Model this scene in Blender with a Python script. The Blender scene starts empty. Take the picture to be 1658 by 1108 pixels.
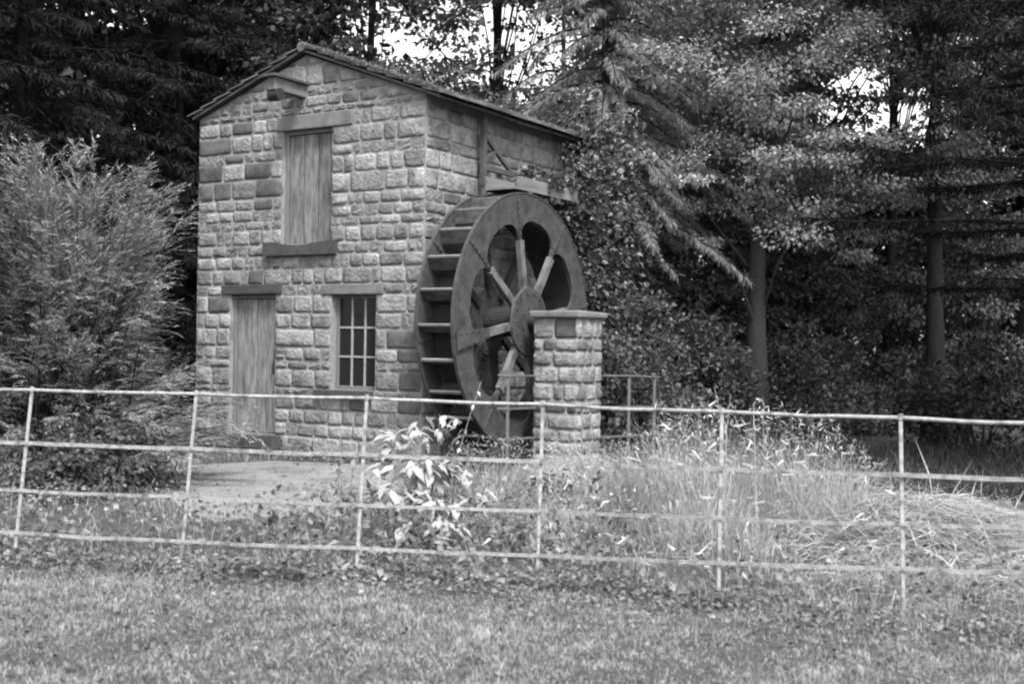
import bpy, math, random
import numpy as np
from mathutils import Vector, Matrix

random.seed(11)
rng = np.random.default_rng(11)
S = bpy.context.scene
COL = S.collection
PI = math.pi

# ------------------------------------------------------------------ camera
EYE, FOC, ROLL, PITCH = 1.55, 1961.0, 0.0156, 0.0040
cd = bpy.data.cameras.new('camera')
cd.sensor_width = 36.0
cd.lens = 36.0 * FOC / 1658.0
cd.clip_start, cd.clip_end = 0.1, 600.0
cd.dof.use_dof = True
cd.dof.focus_distance = 14.5
cd.dof.aperture_fstop = 2.6
cam = bpy.data.objects.new('camera', cd)
COL.objects.link(cam)
cam.matrix_world = (Matrix.Translation((0, 0, EYE)) @ Matrix.Rotation(PI / 2 + PITCH, 4, 'X')
                    @ Matrix.Rotation(ROLL, 4, 'Z'))
S.camera = cam

# ------------------------------------------------------------------ sky, sun, exposure
SUN_EL, SUN_AZ = math.radians(56), math.radians(160)      # azimuth clockwise from +Y
world = bpy.data.worlds.new('World')
S.world = world
world.use_nodes = True
wn_ = world.node_tree
wn_.nodes.clear()
sky = wn_.nodes.new('ShaderNodeTexSky')
sky.sky_type = 'NISHITA'
sky.sun_disc = False
sky.sun_elevation = SUN_EL
sky.sun_rotation = SUN_AZ
sky.dust_density = 3.0
bw = wn_.nodes.new('ShaderNodeRGBToBW')
bg = wn_.nodes.new('ShaderNodeBackground')
bg.inputs['Strength'].default_value = 0.13
wo = wn_.nodes.new('ShaderNodeOutputWorld')
wn_.links.new(sky.outputs[0], bw.inputs[0])
wn_.links.new(bw.outputs[0], bg.inputs['Color'])
wn_.links.new(bg.outputs[0], wo.inputs[0])
sl = bpy.data.lights.new('sun', 'SUN')
sl.energy = 1.5
sl.angle = math.radians(12)
sun = bpy.data.objects.new('sun', sl)
COL.objects.link(sun)
sd = Vector((math.sin(SUN_AZ) * math.cos(SUN_EL), math.cos(SUN_AZ) * math.cos(SUN_EL), math.sin(SUN_EL)))
sun.rotation_euler = sd.to_track_quat('Z', 'Y').to_euler()
sun.location = (6, -8, 20)
S.view_settings.view_transform = 'Standard'
S.view_settings.look = 'None'
S.view_settings.gamma = 1
S.view_settings.use_curve_mapping = False
S.view_settings.exposure = 2.25
S.render.engine = 'CYCLES'
S.cycles.filter_width = 2.2
S.cycles.max_bounces = 6
S.cycles.transparent_max_bounces = 4
S.cycles.use_denoising = True

# ------------------------------------------------------------------ pixel rays (photo pixels, 1658 x 1108)
CR, SR = math.cos(ROLL), math.sin(ROLL)
CP, SP = math.cos(PITCH), math.sin(PITCH)
def ray(px, py):
    du, dv = px - 829.0, py - 554.0
    u, v = du * CR + dv * SR, -du * SR + dv * CR
    Z = -v / FOC
    return Vector((u / FOC, CP - Z * SP, SP + Z * CP))
def P(px, py, Y):
    d = ray(px, py)
    return Vector((0, 0, EYE)) + d * (Y / d.y)
def G(px, py, z=0.0):
    d = ray(px, py)
    return Vector((0, 0, EYE)) + d * ((z - EYE) / d.z)
def to_px(p):
    x, y, z = p[..., 0], p[..., 1], p[..., 2] - EYE
    Y = y * CP + z * SP
    Z = -y * SP + z * CP
    Y = np.maximum(Y, 0.01)
    u, v = FOC * x / Y, -FOC * Z / Y
    return 829 + u * CR - v * SR, 554 + u * SR + v * CR

# mill frame: x runs back along the side wall, y runs left along the front wall, z up
YAW = 0.5515
CORNER = Vector((-1.1365, 15.3967, 0))
D2 = Vector((math.sin(YAW), math.cos(YAW), 0))
D1 = Vector((-math.cos(YAW), math.sin(YAW), 0))
MROT = PI / 2 - YAW
def mill_to_world(x, y, z=0):
    return CORNER + D2 * x + D1 * y + Vector((0, 0, z))
def on_plane(px, py, axis, val):
    """local mill coordinates where the ray meets local plane axis = val"""
    d = ray(px, py)
    o = Vector((0, 0, EYE)) - CORNER
    lo = (o.dot(D2), o.dot(D1), o.z)
    ld = (d.dot(D2), d.dot(D1), d.z)
    t = (val - lo[axis]) / ld[axis]
    return Vector([lo[i] + ld[i] * t for i in range(3)])
def front(px, py):
    q = on_plane(px, py, 0, 0.0)
    return q.y, q.z
def side(px, py, off=0.0):
    q = on_plane(px, py, 1, -off)
    return q.x, q.z

# ------------------------------------------------------------------ materials (all greys: the photograph is black and white)
def nodes_of(m):
    m.use_nodes = True
    t = m.node_tree
    t.nodes.clear()
    return t, t.nodes, t.links
def grey(v):
    return (v, v, v, 1)
def mat(name, lo, hi, scale=6, rough=0.9, bump=0.25, bscale=60, island=0.0, stretch=(1, 1, 1), spec=0.25,
        objrand=0.0, spots=0.0, spot_scale=3.0, detail=6, bdist=0.01, metal=0.0):
    m = bpy.data.materials.new(name)
    t, N, L = nodes_of(m)
    out = N.new('ShaderNodeOutputMaterial')
    b = N.new('ShaderNodeBsdfPrincipled')
    b.inputs['Roughness'].default_value = rough
    b.inputs['Specular IOR Level'].default_value = spec
    b.inputs['Metallic'].default_value = metal
    tc = N.new('ShaderNodeTexCoord')
    mp = N.new('ShaderNodeMapping')
    mp.inputs['Scale'].default_value = stretch
    src = tc.outputs['Object']
    if objrand:
        oi = N.new('ShaderNodeObjectInfo')
        ad = N.new('ShaderNodeVectorMath'); ad.operation = 'MULTIPLY_ADD'
        L.new(oi.outputs['Random'], ad.inputs[0])
        ad.inputs[1].default_value = (37, 53, 71)
        L.new(tc.outputs['Object'], ad.inputs[2])
        src = ad.outputs[0]
    L.new(src, mp.inputs['Vector'])
    n = N.new('ShaderNodeTexNoise')
    n.inputs['Scale'].default_value = scale
    n.inputs['Detail'].default_value = detail
    n.inputs['Roughness'].default_value = 0.65
    L.new(mp.outputs[0], n.inputs['Vector'])
    mr = N.new('ShaderNodeMapRange')
    mr.inputs['From Min'].default_value = 0.3
    mr.inputs['From Max'].default_value = 0.7
    mr.inputs['To Min'].default_value = lo
    mr.inputs['To Max'].default_value = hi
    L.new(n.outputs['Fac'], mr.inputs['Value'])
    val = mr.outputs[0]
    def mul(a, rnd, amt):
        k = N.new('ShaderNodeMapRange')
        k.inputs['To Min'].default_value = 1 - amt
        k.inputs['To Max'].default_value = 1 + amt
        L.new(rnd, k.inputs['Value'])
        q = N.new('ShaderNodeMath'); q.operation = 'MULTIPLY'
        L.new(a, q.inputs[0]); L.new(k.outputs[0], q.inputs[1])
        return q.outputs[0]
    if island:
        g = N.new('ShaderNodeNewGeometry')
        val = mul(val, g.outputs['Random Per Island'], island)
    if objrand:
        val = mul(val, oi.outputs['Random'], objrand)
    if spots:
        n2 = N.new('ShaderNodeTexNoise')
        n2.inputs['Scale'].default_value = spot_scale
        n2.inputs['Detail'].default_value = 4
        L.new(mp.outputs[0], n2.inputs['Vector'])
        k = N.new('ShaderNodeMapRange')
        k.inputs['From Min'].default_value = 0.52
        k.inputs['From Max'].default_value = 0.66
        k.inputs['To Min'].default_value = 1.0
        k.inputs['To Max'].default_value = 1 - spots
        L.new(n2.outputs['Fac'], k.inputs['Value'])
        q = N.new('ShaderNodeMath'); q.operation = 'MULTIPLY'
        L.new(val, q.inputs[0]); L.new(k.outputs[0], q.inputs[1])
        val = q.outputs[0]
    L.new(val, b.inputs['Base Color'])
    if bump:
        nb = N.new('ShaderNodeTexNoise')
        nb.inputs['Scale'].default_value = bscale
        nb.inputs['Detail'].default_value = 5
        L.new(mp.outputs[0], nb.inputs['Vector'])
        bp = N.new('ShaderNodeBump')
        bp.inputs['Strength'].default_value = bump
        bp.inputs['Distance'].default_value = bdist
        L.new(nb.outputs['Fac'], bp.inputs['Height'])
        L.new(bp.outputs[0], b.inputs['Normal'])
    L.new(b.outputs[0], out.inputs[0])
    return m
def leafmat(name, v, var=0.4, trans=0.3, rough=0.55, spec=0.3, big=0.0, big_scale=0.6):
    m = bpy.data.materials.new(name)
    t, N, L = nodes_of(m)
    out = N.new('ShaderNodeOutputMaterial')
    b = N.new('ShaderNodeBsdfPrincipled')
    b.inputs['Roughness'].default_value = rough
    b.inputs['Specular IOR Level'].default_value = spec
    tr = N.new('ShaderNodeBsdfTranslucent')
    mx = N.new('ShaderNodeMixShader')
    mx.inputs[0].default_value = trans
    g = N.new('ShaderNodeNewGeometry')
    mr = N.new('ShaderNodeMapRange')
    mr.inputs['To Min'].default_value = v * (1 - var)
    mr.inputs['To Max'].default_value = v * (1 + var)
    L.new(g.outputs['Random Per Island'], mr.inputs['Value'])
    val = mr.outputs[0]
    if big:
        tc = N.new('ShaderNodeTexCoord')
        n = N.new('ShaderNodeTexNoise')
        n.inputs['Scale'].default_value = big_scale
        n.inputs['Detail'].default_value = 3
        L.new(tc.outputs['Object'], n.inputs['Vector'])
        k = N.new('ShaderNodeMapRange')
        k.inputs['From Min'].default_value = 0.35
        k.inputs['From Max'].default_value = 0.65
        k.inputs['To Min'].default_value = 1 - big
        k.inputs['To Max'].default_value = 1 + big
        L.new(n.outputs['Fac'], k.inputs['Value'])
        q = N.new('ShaderNodeMath'); q.operation = 'MULTIPLY'
        L.new(val, q.inputs[0]); L.new(k.outputs[0], q.inputs[1])
        val = q.outputs[0]
    L.new(val, b.inputs['Base Color'])
    L.new(val, tr.inputs['Color'])
    L.new(b.outputs[0], mx.inputs[1]); L.new(tr.outputs[0], mx.inputs[2])
    L.new(mx.outputs[0], out.inputs[0])
    return m

M = {
    'stone': mat('rough_sandstone', 0.10, 0.215, scale=7, bump=1.0, bscale=20, objrand=0.34, spots=0.4, spot_scale=3.2, bdist=0.03),
    'dark_stone': mat('weathered_dark_sandstone', 0.055, 0.10, scale=10, bump=0.6, bscale=40, objrand=0.2, spots=0.4, spot_scale=4, bdist=0.015),
    'dressed': mat('dressed_sandstone', 0.085, 0.135, scale=7, bump=0.35, bscale=60, objrand=0.1, spots=0.25, spot_scale=5),
    'sill': mat('dark_dressed_stone', 0.033, 0.055, scale=7, bump=0.35, bscale=60, objrand=0.1, spots=0.3, spot_scale=6),
    'mortar': mat('lime_mortar', 0.14, 0.22, scale=14, bump=0.6, bscale=90, spots=0.3, spot_scale=2.5),
    'plank': mat('weathered_boards', 0.055, 0.19, scale=4, stretch=(4, 4, 0.9), bump=0.5, bscale=30, objrand=0.22, spots=0.4, spot_scale=2.2),
    'frame': mat('painted_frame', 0.08, 0.13, scale=8, stretch=(3, 3, 0.6), bump=0.2, objrand=0.05),
    'bar': mat('pale_paint', 0.17, 0.25, scale=12, bump=0.15),
    'dark_wood': mat('dark_old_timber', 0.03, 0.07, scale=6, stretch=(1, 3, 3), bump=0.3, bscale=30),
    'pale_wood': mat('bleached_boards', 0.085, 0.16, scale=6, stretch=(0.5, 4, 4), bump=0.3, bscale=30, spots=0.3),
    'slate': mat('stone_slate', 0.05, 0.09, scale=8, bump=0.5, bscale=40, objrand=0.3, spots=0.4, spot_scale=4),
    'moss': leafmat('roof_moss', 0.15, 0.4, 0.2, 0.9, 0.1),
    'iron': mat('dark_painted_iron', 0.02, 0.05, scale=7, rough=0.75, bump=0.45, bscale=40, spots=0.5, spot_scale=3, spec=0.3),
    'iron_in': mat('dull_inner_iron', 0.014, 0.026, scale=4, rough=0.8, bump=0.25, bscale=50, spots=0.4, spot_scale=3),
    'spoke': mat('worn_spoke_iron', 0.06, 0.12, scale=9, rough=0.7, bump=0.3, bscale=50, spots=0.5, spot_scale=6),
    'board': mat('wet_bucket_boards', 0.03, 0.07, scale=6, stretch=(1, 1, 3), rough=0.7, bump=0.3, bscale=40, spots=0.4, spot_scale=5),
    'edge': mat('worn_edge_highlight', 0.14, 0.24, scale=9, rough=0.7, bump=0.2),
    'fence': mat('weathered_fence_steel', 0.12, 0.27, scale=26, rough=0.5, bump=0.3, bscale=90, spec=0.4, spots=0.55, spot_scale=12),
    'old_fence': mat('dull_fence_steel', 0.05, 0.09, scale=20, rough=0.6, bump=0.2, bscale=80),
    'soil': mat('soil_and_turf', 0.02, 0.055, scale=4, bump=0.8, bscale=20, bdist=0.03),
    'floor': mat('forest_litter', 0.02, 0.045, scale=5, bump=0.8, bscale=20, bdist=0.03),
    'path': mat('pale_gravel', 0.11, 0.18, scale=3, bump=0.8, bscale=110, bdist=0.012, spots=0.3, spot_scale=1.3),
    'bark': mat('grey_bark', 0.008, 0.018, scale=6, spec=0.05, stretch=(4, 4, 0.8), bump=0.8, bscale=14, bdist=0.03),
    'bark_dark': mat('near_black_bark', 0.005, 0.011, scale=6, spec=0.03, stretch=(4, 4, 0.8), bump=0.8, bscale=14, bdist=0.03),  # near-black bark for the spruces, darker than the grey bark
    'bark_pale': mat('pale_smooth_bark', 0.022, 0.042, scale=5, stretch=(2, 2, 0.8), bump=0.6, bscale=14, bdist=0.03),
    'stem': mat('green_stem', 0.1, 0.18, scale=10, bump=0.1),
    'lawn': leafmat('mown_grass', 0.22, 0.36, 0.3, 0.6, 0.25, big=0.32, big_scale=4.5),
    'tall': leafmat('tall_grass', 0.25, 0.5, 0.35, 0.6, 0.25, big=0.25, big_scale=1.3),
    'straw': leafmat('dry_straw', 0.26, 0.4, 0.3, 0.7, 0.2),
    'seed': leafmat('seed_heads', 0.42, 0.3, 0.35, 0.7, 0.2),
    'weed': leafmat('weed_leaves', 0.11, 0.6, 0.3, 0.5, 0.35, big=0.35, big_scale=1.6),
    'ivy': leafmat('ivy_leaves', 0.095, 0.6, 0.25, 0.4, 0.5),
    'bigleaf': leafmat('pale_broad_leaves', 0.33, 0.25, 0.4, 0.5, 0.3),
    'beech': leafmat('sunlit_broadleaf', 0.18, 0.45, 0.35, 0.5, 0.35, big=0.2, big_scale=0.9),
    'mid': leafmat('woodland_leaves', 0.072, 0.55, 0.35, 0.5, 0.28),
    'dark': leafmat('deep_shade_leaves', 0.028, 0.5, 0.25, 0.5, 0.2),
    'larch': leafmat('pale_larch_needles', 0.15, 0.45, 0.3, 0.6, 0.3),
    'spruce': leafmat('dark_spruce_needles', 0.014, 0.5, 0.15, 0.8, 0.05),
    'shrub': leafmat('narrow_shrub_leaves', 0.18, 0.65, 0.35, 0.5, 0.35, big=0.2, big_scale=1.5),
}
gl = bpy.data.materials.new('old_window_glass')
t, N, L = nodes_of(gl)
o_ = N.new('ShaderNodeOutputMaterial'); b_ = N.new('ShaderNodeBsdfPrincipled')
b_.inputs['Base Color'].default_value = grey(0.012)
b_.inputs['Roughness'].default_value = 0.1
b_.inputs['Specular IOR Level'].default_value = 0.22
nz = N.new('ShaderNodeTexNoise'); nz.inputs['Scale'].default_value = 5
bp_ = N.new('ShaderNodeBump'); bp_.inputs['Strength'].default_value = 0.08
L.new(nz.outputs['Fac'], bp_.inputs['Height']); L.new(bp_.outputs[0], b_.inputs['Normal'])
L.new(b_.outputs[0], o_.inputs[0])
M['glass'] = gl

# ------------------------------------------------------------------ mesh helpers
def link(name, me, m=None, parent=None, smooth=False):
    o = bpy.data.objects.new(name, me)
    COL.objects.link(o)
    if m is not None and not me.materials:
        me.materials.append(m)
    if smooth:
        me.shade_smooth()
    if parent is not None:
        o.parent = parent
    return o
class MB:
    def __init__(self):
        self.v, self.f = [], []
    def add(self, vs, fs):
        k = len(self.v)
        self.v.extend([tuple(p) for p in vs])
        self.f.extend([tuple(i + k for i in f) for f in fs])
    def box(self, lo, hi, jit=0.0):
        x0, y0, z0 = lo; x1, y1, z1 = hi
        vs = [(x0, y0, z0), (x1, y0, z0), (x1, y1, z0), (x0, y1, z0), (x0, y0, z1), (x1, y0, z1), (x1, y1, z1), (x0, y1, z1)]
        if jit:
            vs = [tuple(c + random.uniform(-jit, jit) for c in p) for p in vs]
        self.add(vs, [(0, 3, 2, 1), (4, 5, 6, 7), (0, 1, 5, 4), (1, 2, 6, 5), (2, 3, 7, 6), (3, 0, 4, 7)])
    def bar(self, a, b, w, h, up=(0, 0, 1)):
        a, b = Vector(a), Vector(b)
        d = (b - a).normalized()
        s = d.cross(Vector(up))
        if s.length < 1e-4:
            s = d.cross(Vector((1, 0, 0)))
        s.normalize(); u = s.cross(d)
        vs = []
        for p in (a, b):
            for i, j in ((-1, -1), (1, -1), (1, 1), (-1, 1)):
                vs.append(p + s * (w / 2 * i) + u * (h / 2 * j))
        self.add(vs, [(0, 1, 2, 3), (7, 6, 5, 4), (0, 4, 5, 1), (1, 5, 6, 2), (2, 6, 7, 3), (3, 7, 4, 0)])
    def tube(self, pts, rad, n=8, wob=0.0):
        pts = [Vector(p) for p in pts]
        vs, fs = [], []
        for i, p in enumerate(pts):
            a = pts[max(i - 1, 0)]; b = pts[min(i + 1, len(pts) - 1)]
            d = (b - a).normalized()
            s = d.cross(Vector((0.13, 0.2, 1))) if abs(d.z) < 0.95 else d.cross(Vector((1, 0.1, 0)))
            s.normalize(); u = s.cross(d)
            r = rad[i] if hasattr(rad, '__len__') else rad
            for k in range(n):
                q = 2 * PI * k / n
                rr = r * (1 + random.uniform(-wob, wob))
                vs.append(p + s * (rr * math.cos(q)) + u * (rr * math.sin(q)))
        for i in range(len(pts) - 1):
            for k in range(n):
                k2 = (k + 1) % n
                fs.append((i * n + k, i * n + k2, (i + 1) * n + k2, (i + 1) * n + k))
        fs.append(tuple(range(n - 1, -1, -1)))
        e = (len(pts) - 1) * n
        fs.append(tuple(range(e, e + n)))
        self.add(vs, fs)
    def mesh(self, name='mesh'):
        me = bpy.data.meshes.new(name)
        me.from_pydata(self.v, [], self.f)
        me.update()
        return me
    def build(self, name, m, parent=None, smooth=False, bevel=0.0):
        o = link(name, self.mesh(name), m, parent, smooth)
        if bevel:
            bv = o.modifiers.new('bevel', 'BEVEL'); bv.width = bevel; bv.segments = 2
            bv.limit_method = 'ANGLE'
        return o
def np_mesh(name, verts, faces_flat, loop_start, loop_total):
    me = bpy.data.meshes.new(name)
    me.vertices.add(len(verts))
    me.vertices.foreach_set('co', verts.astype(np.float32).ravel())
    me.loops.add(len(faces_flat))
    me.loops.foreach_set('vertex_index', faces_flat.astype(np.int32))
    me.polygons.add(len(loop_start))
    me.polygons.foreach_set('loop_start', loop_start.astype(np.int32))
    me.polygons.foreach_set('loop_total', loop_total.astype(np.int32))
    me.update(calc_edges=True)
    me.validate()
    return me
def tris_mesh(name, verts, tris):
    n = len(tris)
    return np_mesh(name, verts, tris.ravel(), np.arange(n) * 3, np.full(n, 3))
def unit(a):
    return a / np.maximum(np.linalg.norm(a, axis=-1, keepdims=True), 1e-9)
def leaf_arrays(pos, tdir, ndir, ln, wd, fold=0.18, droop=0.12):
    """four-vertex folded leaves; pos is the leaf base"""
    tdir = unit(tdir)
    side_ = unit(np.cross(tdir, ndir))
    nn = np.cross(side_, tdir)
    ln = ln[:, None]; wd = wd[:, None]
    mid = pos + tdir * ln * 0.42
    tip = pos + tdir * ln - nn * ln * droop
    l = mid + side_ * wd * 0.5 + nn * wd * fold
    r = mid - side_ * wd * 0.5 + nn * wd * fold
    n = len(pos)
    v = np.stack([pos, r, tip, l], 1).reshape(-1, 3)
    b = np.arange(n)[:, None] * 4
    tr = np.stack([b + np.array([0, 1, 3]), b + np.array([1, 2, 3])], 1).reshape(-1, 3)
    return v, tr
def blade_arrays(base, ht, lean, wd, curve=1.0):
    """curved grass blades of five vertices; lean is the horizontal tip offset (N,2)"""
    n = len(base)
    up = np.zeros((n, 3)); up[:, 2] = 1
    l3 = np.concatenate([lean, np.zeros((n, 1))], 1)
    side_ = rng.normal(size=(n, 3)); side_[:, 2] = 0
    side_ = unit(side_) * wd[:, None] * 0.5
    mid = base + up * ht[:, None] * 0.55 + l3 * 0.3
    dropz = np.linalg.norm(lean, axis=1) * 0.35 * curve
    tip = base + up * np.maximum(ht - dropz, ht * 0.25)[:, None] + l3
    v = np.stack([base - side_, base + side_, mid + side_ * 0.8, mid - side_ * 0.8, tip], 1).reshape(-1, 3)
    b = np.arange(n)[:, None] * 5
    tr = np.stack([b + np.array([0, 1, 2]), b + np.array([0, 2, 3]), b + np.array([3, 2, 4])], 1).reshape(-1, 3)
    return v, tr
def merge(parts):
    vs, ts, k = [], [], 0
    for v, t_ in parts:
        vs.append(v); ts.append(t_ + k); k += len(v)
    return np.concatenate(vs), np.concatenate(ts)
def mass(name, parts, m, parent=None, kind=None):
    v, t_ = merge(parts) if isinstance(parts, list) else parts
    o = link(name, tris_mesh(name, v, t_), m, parent)
    if kind:
        o['kind'] = kind
    return o
def tag(o, label, cat, group=None):
    o['label'] = label; o['category'] = cat
    if group:
        o['group'] = group
    return o
def thing(name, loc, label, cat, rotz=0.0, group=None):
    o = bpy.data.objects.new(name, None)
    o.empty_display_size = 0.3
    COL.objects.link(o)
    o.location = loc; o.rotation_euler = (0, 0, rotz)
    return tag(o, label, cat, group)
def struct(o):
    o['kind'] = 'structure'
    return o

# ================================================================== GROUND
A_H, WF, WN, WR, ZC = 1.0966, 0.322, 0.855, 1.6818, 1.8778
pit = [mill_to_world(x, y) for x, y in ((-0.75, -0.06), (-0.75, -1.10), (2.95, -1.10), (2.95, -0.06))]
big = [Vector((-260, 260, 0)), Vector((-260, -120, 0)), Vector((260, -120, 0)), Vector((260, 260, 0))]
g = MB()
order = [pit[0], pit[1], pit[2], pit[3]]
g.add(big + order, [(0, 1, 5, 4), (1, 2, 6, 5), (2, 3, 7, 6), (3, 0, 4, 7)])
struct(g.build('ground', M['soil']))
pm = MB()
low = [p + Vector((0, 0, -0.9)) for p in pit]
pm.add(order + low, [(0, 1, 5, 4), (1, 2, 6, 5), (2, 3, 7, 6), (3, 0, 4, 7), (4, 5, 6, 7)])
struct(pm.build('wheel_pit', M['floor']))
ff = MB()
ff.add([(2.2, 15.0, 0.004), (8, 12.2, 0.004), (60, 12, 0.004), (60, 120, 0.004), (-60, 120, 0.004), (-60, 21, 0.004), (-1.5, 22, 0.004), (1.9, 19.5, 0.004)],
       [tuple(range(8))])
struct(ff.build('forest_floor', M['floor']))
pp = MB()
path_px = [(235, 772), (300, 754), (440, 747), (590, 752), (700, 757), (690, 785), (625, 806), (560, 822), (460, 836), (350, 846), (300, 828)]
pv = [G(x, y, 0.004) for x, y in path_px]
pp.add(pv, [tuple(range(len(pv)))])
struct(pp.build('gravel_path', M['path']))

# ================================================================== STONES
def stone_mesh(w, h, depth, nx=5, ny=4, top=None, seed=0, rough=1.0):
    """rock-faced block lying in local x (width) and z (height); face towards -y; base plane y=0"""
    r = random.Random(seed)
    vs, fs = [], []
    bulge = depth * r.uniform(0.55, 1.0)
    tx, tz = r.uniform(-.4, .4), r.uniform(-.8, .1)
    sk = [(r.uniform(-.006, .012), r.uniform(-.004, .010)) for _ in range(4)]        # chipped corners: how far each is drawn in
    fx = [0] + [(i + r.uniform(-.2, .2)) / (nx - 1) for i in range(1, nx - 1)] + [1]
    fz = [0] + [(i + r.uniform(-.2, .2)) / (ny - 1) for i in range(1, ny - 1)] + [1]
    fx[1], fx[-2] = min(fx[1], .03 / w + .02), max(fx[-2], 1 - .03 / w - .02)
    fz[1], fz[-2] = min(fz[1], .03 / h + .02), max(fz[-2], 1 - .03 / h - .02)
    cols, rows = len(fx), len(fz)
    for j, b in enumerate(fz):
        for i, a in enumerate(fx):
            edge = (i in (0, cols - 1)) or (j in (0, rows - 1))
            x, z = a * w, b * h
            c0, c1, c2, c3 = sk
            ix = (c0[0] * (1 - b) + c3[0] * b) * (1 - a) - (c1[0] * (1 - b) + c2[0] * b) * a
            iz = (c0[1] * (1 - a) + c1[1] * a) * (1 - b) - (c3[1] * (1 - a) + c2[1] * a) * b
            x += ix; z += iz
            if edge:
                corner = (i in (0, cols - 1)) and (j in (0, rows - 1))
                y = -0.004 - (0 if corner else r.uniform(0, .006))
                k = 0.010 if corner else 0.0
                x += (k if i == 0 else -k if i == cols - 1 else 0) + r.uniform(-.006, .006)
                z += (k if j == 0 else -k if j == rows - 1 else 0) + r.uniform(-.005, .005)
            else:
                inner = r.uniform(.55, .95) if (i in (1, cols - 2) or j in (1, rows - 2)) else 1.0
                y = -bulge * (inner + rough * r.uniform(-.55, .55) + tx * (a - .5) + tz * (b - .5))
                y = min(y, -0.007)
            if top is not None:
                z = min(z, top(x) - 0.004)
            vs.append((x, y, z))
    for j in range(rows - 1):
        for i in range(cols - 1):
            q = j * cols + i
            fs.append((q, q + 1, q + cols + 1, q + cols))
    # skirt back into the mortar
    ring = [i for i in range(cols)] + [j * cols + cols - 1 for j in range(1, rows)] \
        + [(rows - 1) * cols + i for i in range(cols - 2, -1, -1)] + [j * cols for j in range(rows - 2, 0, -1)]
    k0 = len(vs)
    for i in ring:
        vs.append((vs[i][0], 0.02, vs[i][2]))
    m_ = len(ring)
    for i in range(m_):
        j = (i + 1) % m_
        fs.append((ring[j], ring[i], k0 + i, k0 + j))
    me = bpy.data.meshes.new('stone')
    me.from_pydata(vs, [], fs)
    me.update()
    me.shade_smooth()
    return me
def split_row(u0, u1, wmin, wmax, r):
    """random widths filling u0..u1"""
    out, u = [], u0
    while u < u1 - 1e-6:
        w = r.uniform(wmin, wmax) if r.random() > .22 else r.uniform(wmin * .7, wmin * 1.1)
        if u1 - (u + w) < wmin * .75:
            w = u1 - u
            if w > wmax * 1.2:
                w = w * r.uniform(.4, .6)
        out.append((u, u + w)); u += w
    return out

# ================================================================== STONE MILL
WID, EAVE, APEX, DEPTH = 4.02, 4.76, 5.50, 5.2
mill = thing('stone_mill', CORNER, 'small coursed sandstone watermill with a pitched roof and plank doors', 'mill', MROT)
def roofline(y):                      # underside of roof over the front gable at local y
    return EAVE + (APEX - EAVE) * (1 - abs(y - WID / 2) / (WID / 2))

def rect_px(x0, y0, x1, y1):
    """opening on the front wall from the photo: (ymin, ymax, zmin, zmax) local"""
    a = [front(x0, y0), front(x1, y0), front(x0, y1), front(x1, y1)]
    ys0, ys1 = (a[1][0] + a[3][0]) / 2, (a[0][0] + a[2][0]) / 2
    return ys0, ys1, (a[2][1] + a[3][1]) / 2, (a[0][1] + a[1][1]) / 2
DOOR = rect_px(372, 477, 445, 702)
WINDOW = rect_px(536, 477, 608, 632)
HATCH = rect_px(457, 209, 537, 394)
L_DOOR = rect_px(360, 461, 458, 477)
L_WIN = rect_px(521, 458, 622, 476)
L_HATCH = rect_px(447, 183, 580, 209)
S_HATCH = rect_px(432, 391, 546, 411)
S_WIN = rect_px(514, 629, 606, 642)
STEP = rect_px(322, 702, 462, 727)
L_DOOR = (L_DOOR[0], L_DOOR[1], DOOR[3], DOOR[3] + 0.145)
L_WIN = (L_WIN[0], L_WIN[1], WINDOW[3], WINDOW[3] + 0.145)
L_HATCH = (HATCH[0] - 0.36, HATCH[1] + 0.10, HATCH[3], HATCH[3] + 0.2)
S_HATCH = (S_HATCH[0], S_HATCH[1], HATCH[2] - 0.16, HATCH[2])
S_WIN = (S_WIN[0], S_WIN[1], WINDOW[2] - 0.09, WINDOW[2])
STEP = (DOOR[0] - 0.13, WID, DOOR[2] - 0.2, DOOR[2])

# mortar core with real openings: strips in z between opening edges
def front_core():
    mb = MB()
    ops = [DOOR, WINDOW, HATCH]
    zs = sorted({-0.3, EAVE} | {z for o in ops for z in o[2:]})
    T = 0.35
    for z0, z1 in zip(zs[:-1], zs[1:]):
        zc = (z0 + z1) / 2
        cuts = sorted([(o[0], o[1]) for o in ops if o[2] < zc < o[3]])
        y = 0.0
        for a, b in cuts + [(WID, WID)]:
            if a - y > 1e-4:
                mb.add([(0, y, z0), (T, y, z0), (T, a, z0), (0, a, z0), (0, y, z1), (T, y, z1), (T, a, z1), (0, a, z1)],
                       [(0, 3, 2, 1), (4, 5, 6, 7), (0, 1, 5, 4), (1, 2, 6, 5), (2, 3, 7, 6), (3, 0, 4, 7)])
            y = b
    gz = [(0, EAVE), (WID, EAVE), (WID / 2, APEX - 0.02)]
    mb.add([(0, y, z) for y, z in gz] + [(T, y, z) for y, z in gz], [(0, 1, 2)[::-1], (3, 4, 5), (0, 2, 5, 3), (2, 1, 4, 5)])
    return mb.build('front_wall', M['mortar'], mill)
fw = front_core()
sb = MB(); sb.box((0.352, 0.002, -0.3), (DEPTH, 0.35, EAVE)); sw = sb.build('side_wall', M['mortar'], mill)
sb = MB(); sb.box((0.352, WID - 0.35, -0.3), (DEPTH, WID - 0.002, EAVE)); sb.build('side_wall', M['mortar'], mill)
sb = MB(); sb.box((DEPTH - .3, 0.352, -0.3), (DEPTH - .002, WID - .352, EAVE)); sb.build('rear_wall', M['mortar'], mill)
sb = MB(); sb.box((0.352, 0.352, -0.05), (DEPTH - .31, WID - .352, 0.02)); sb.build('floor_slab', M['floor'], mill)

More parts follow.
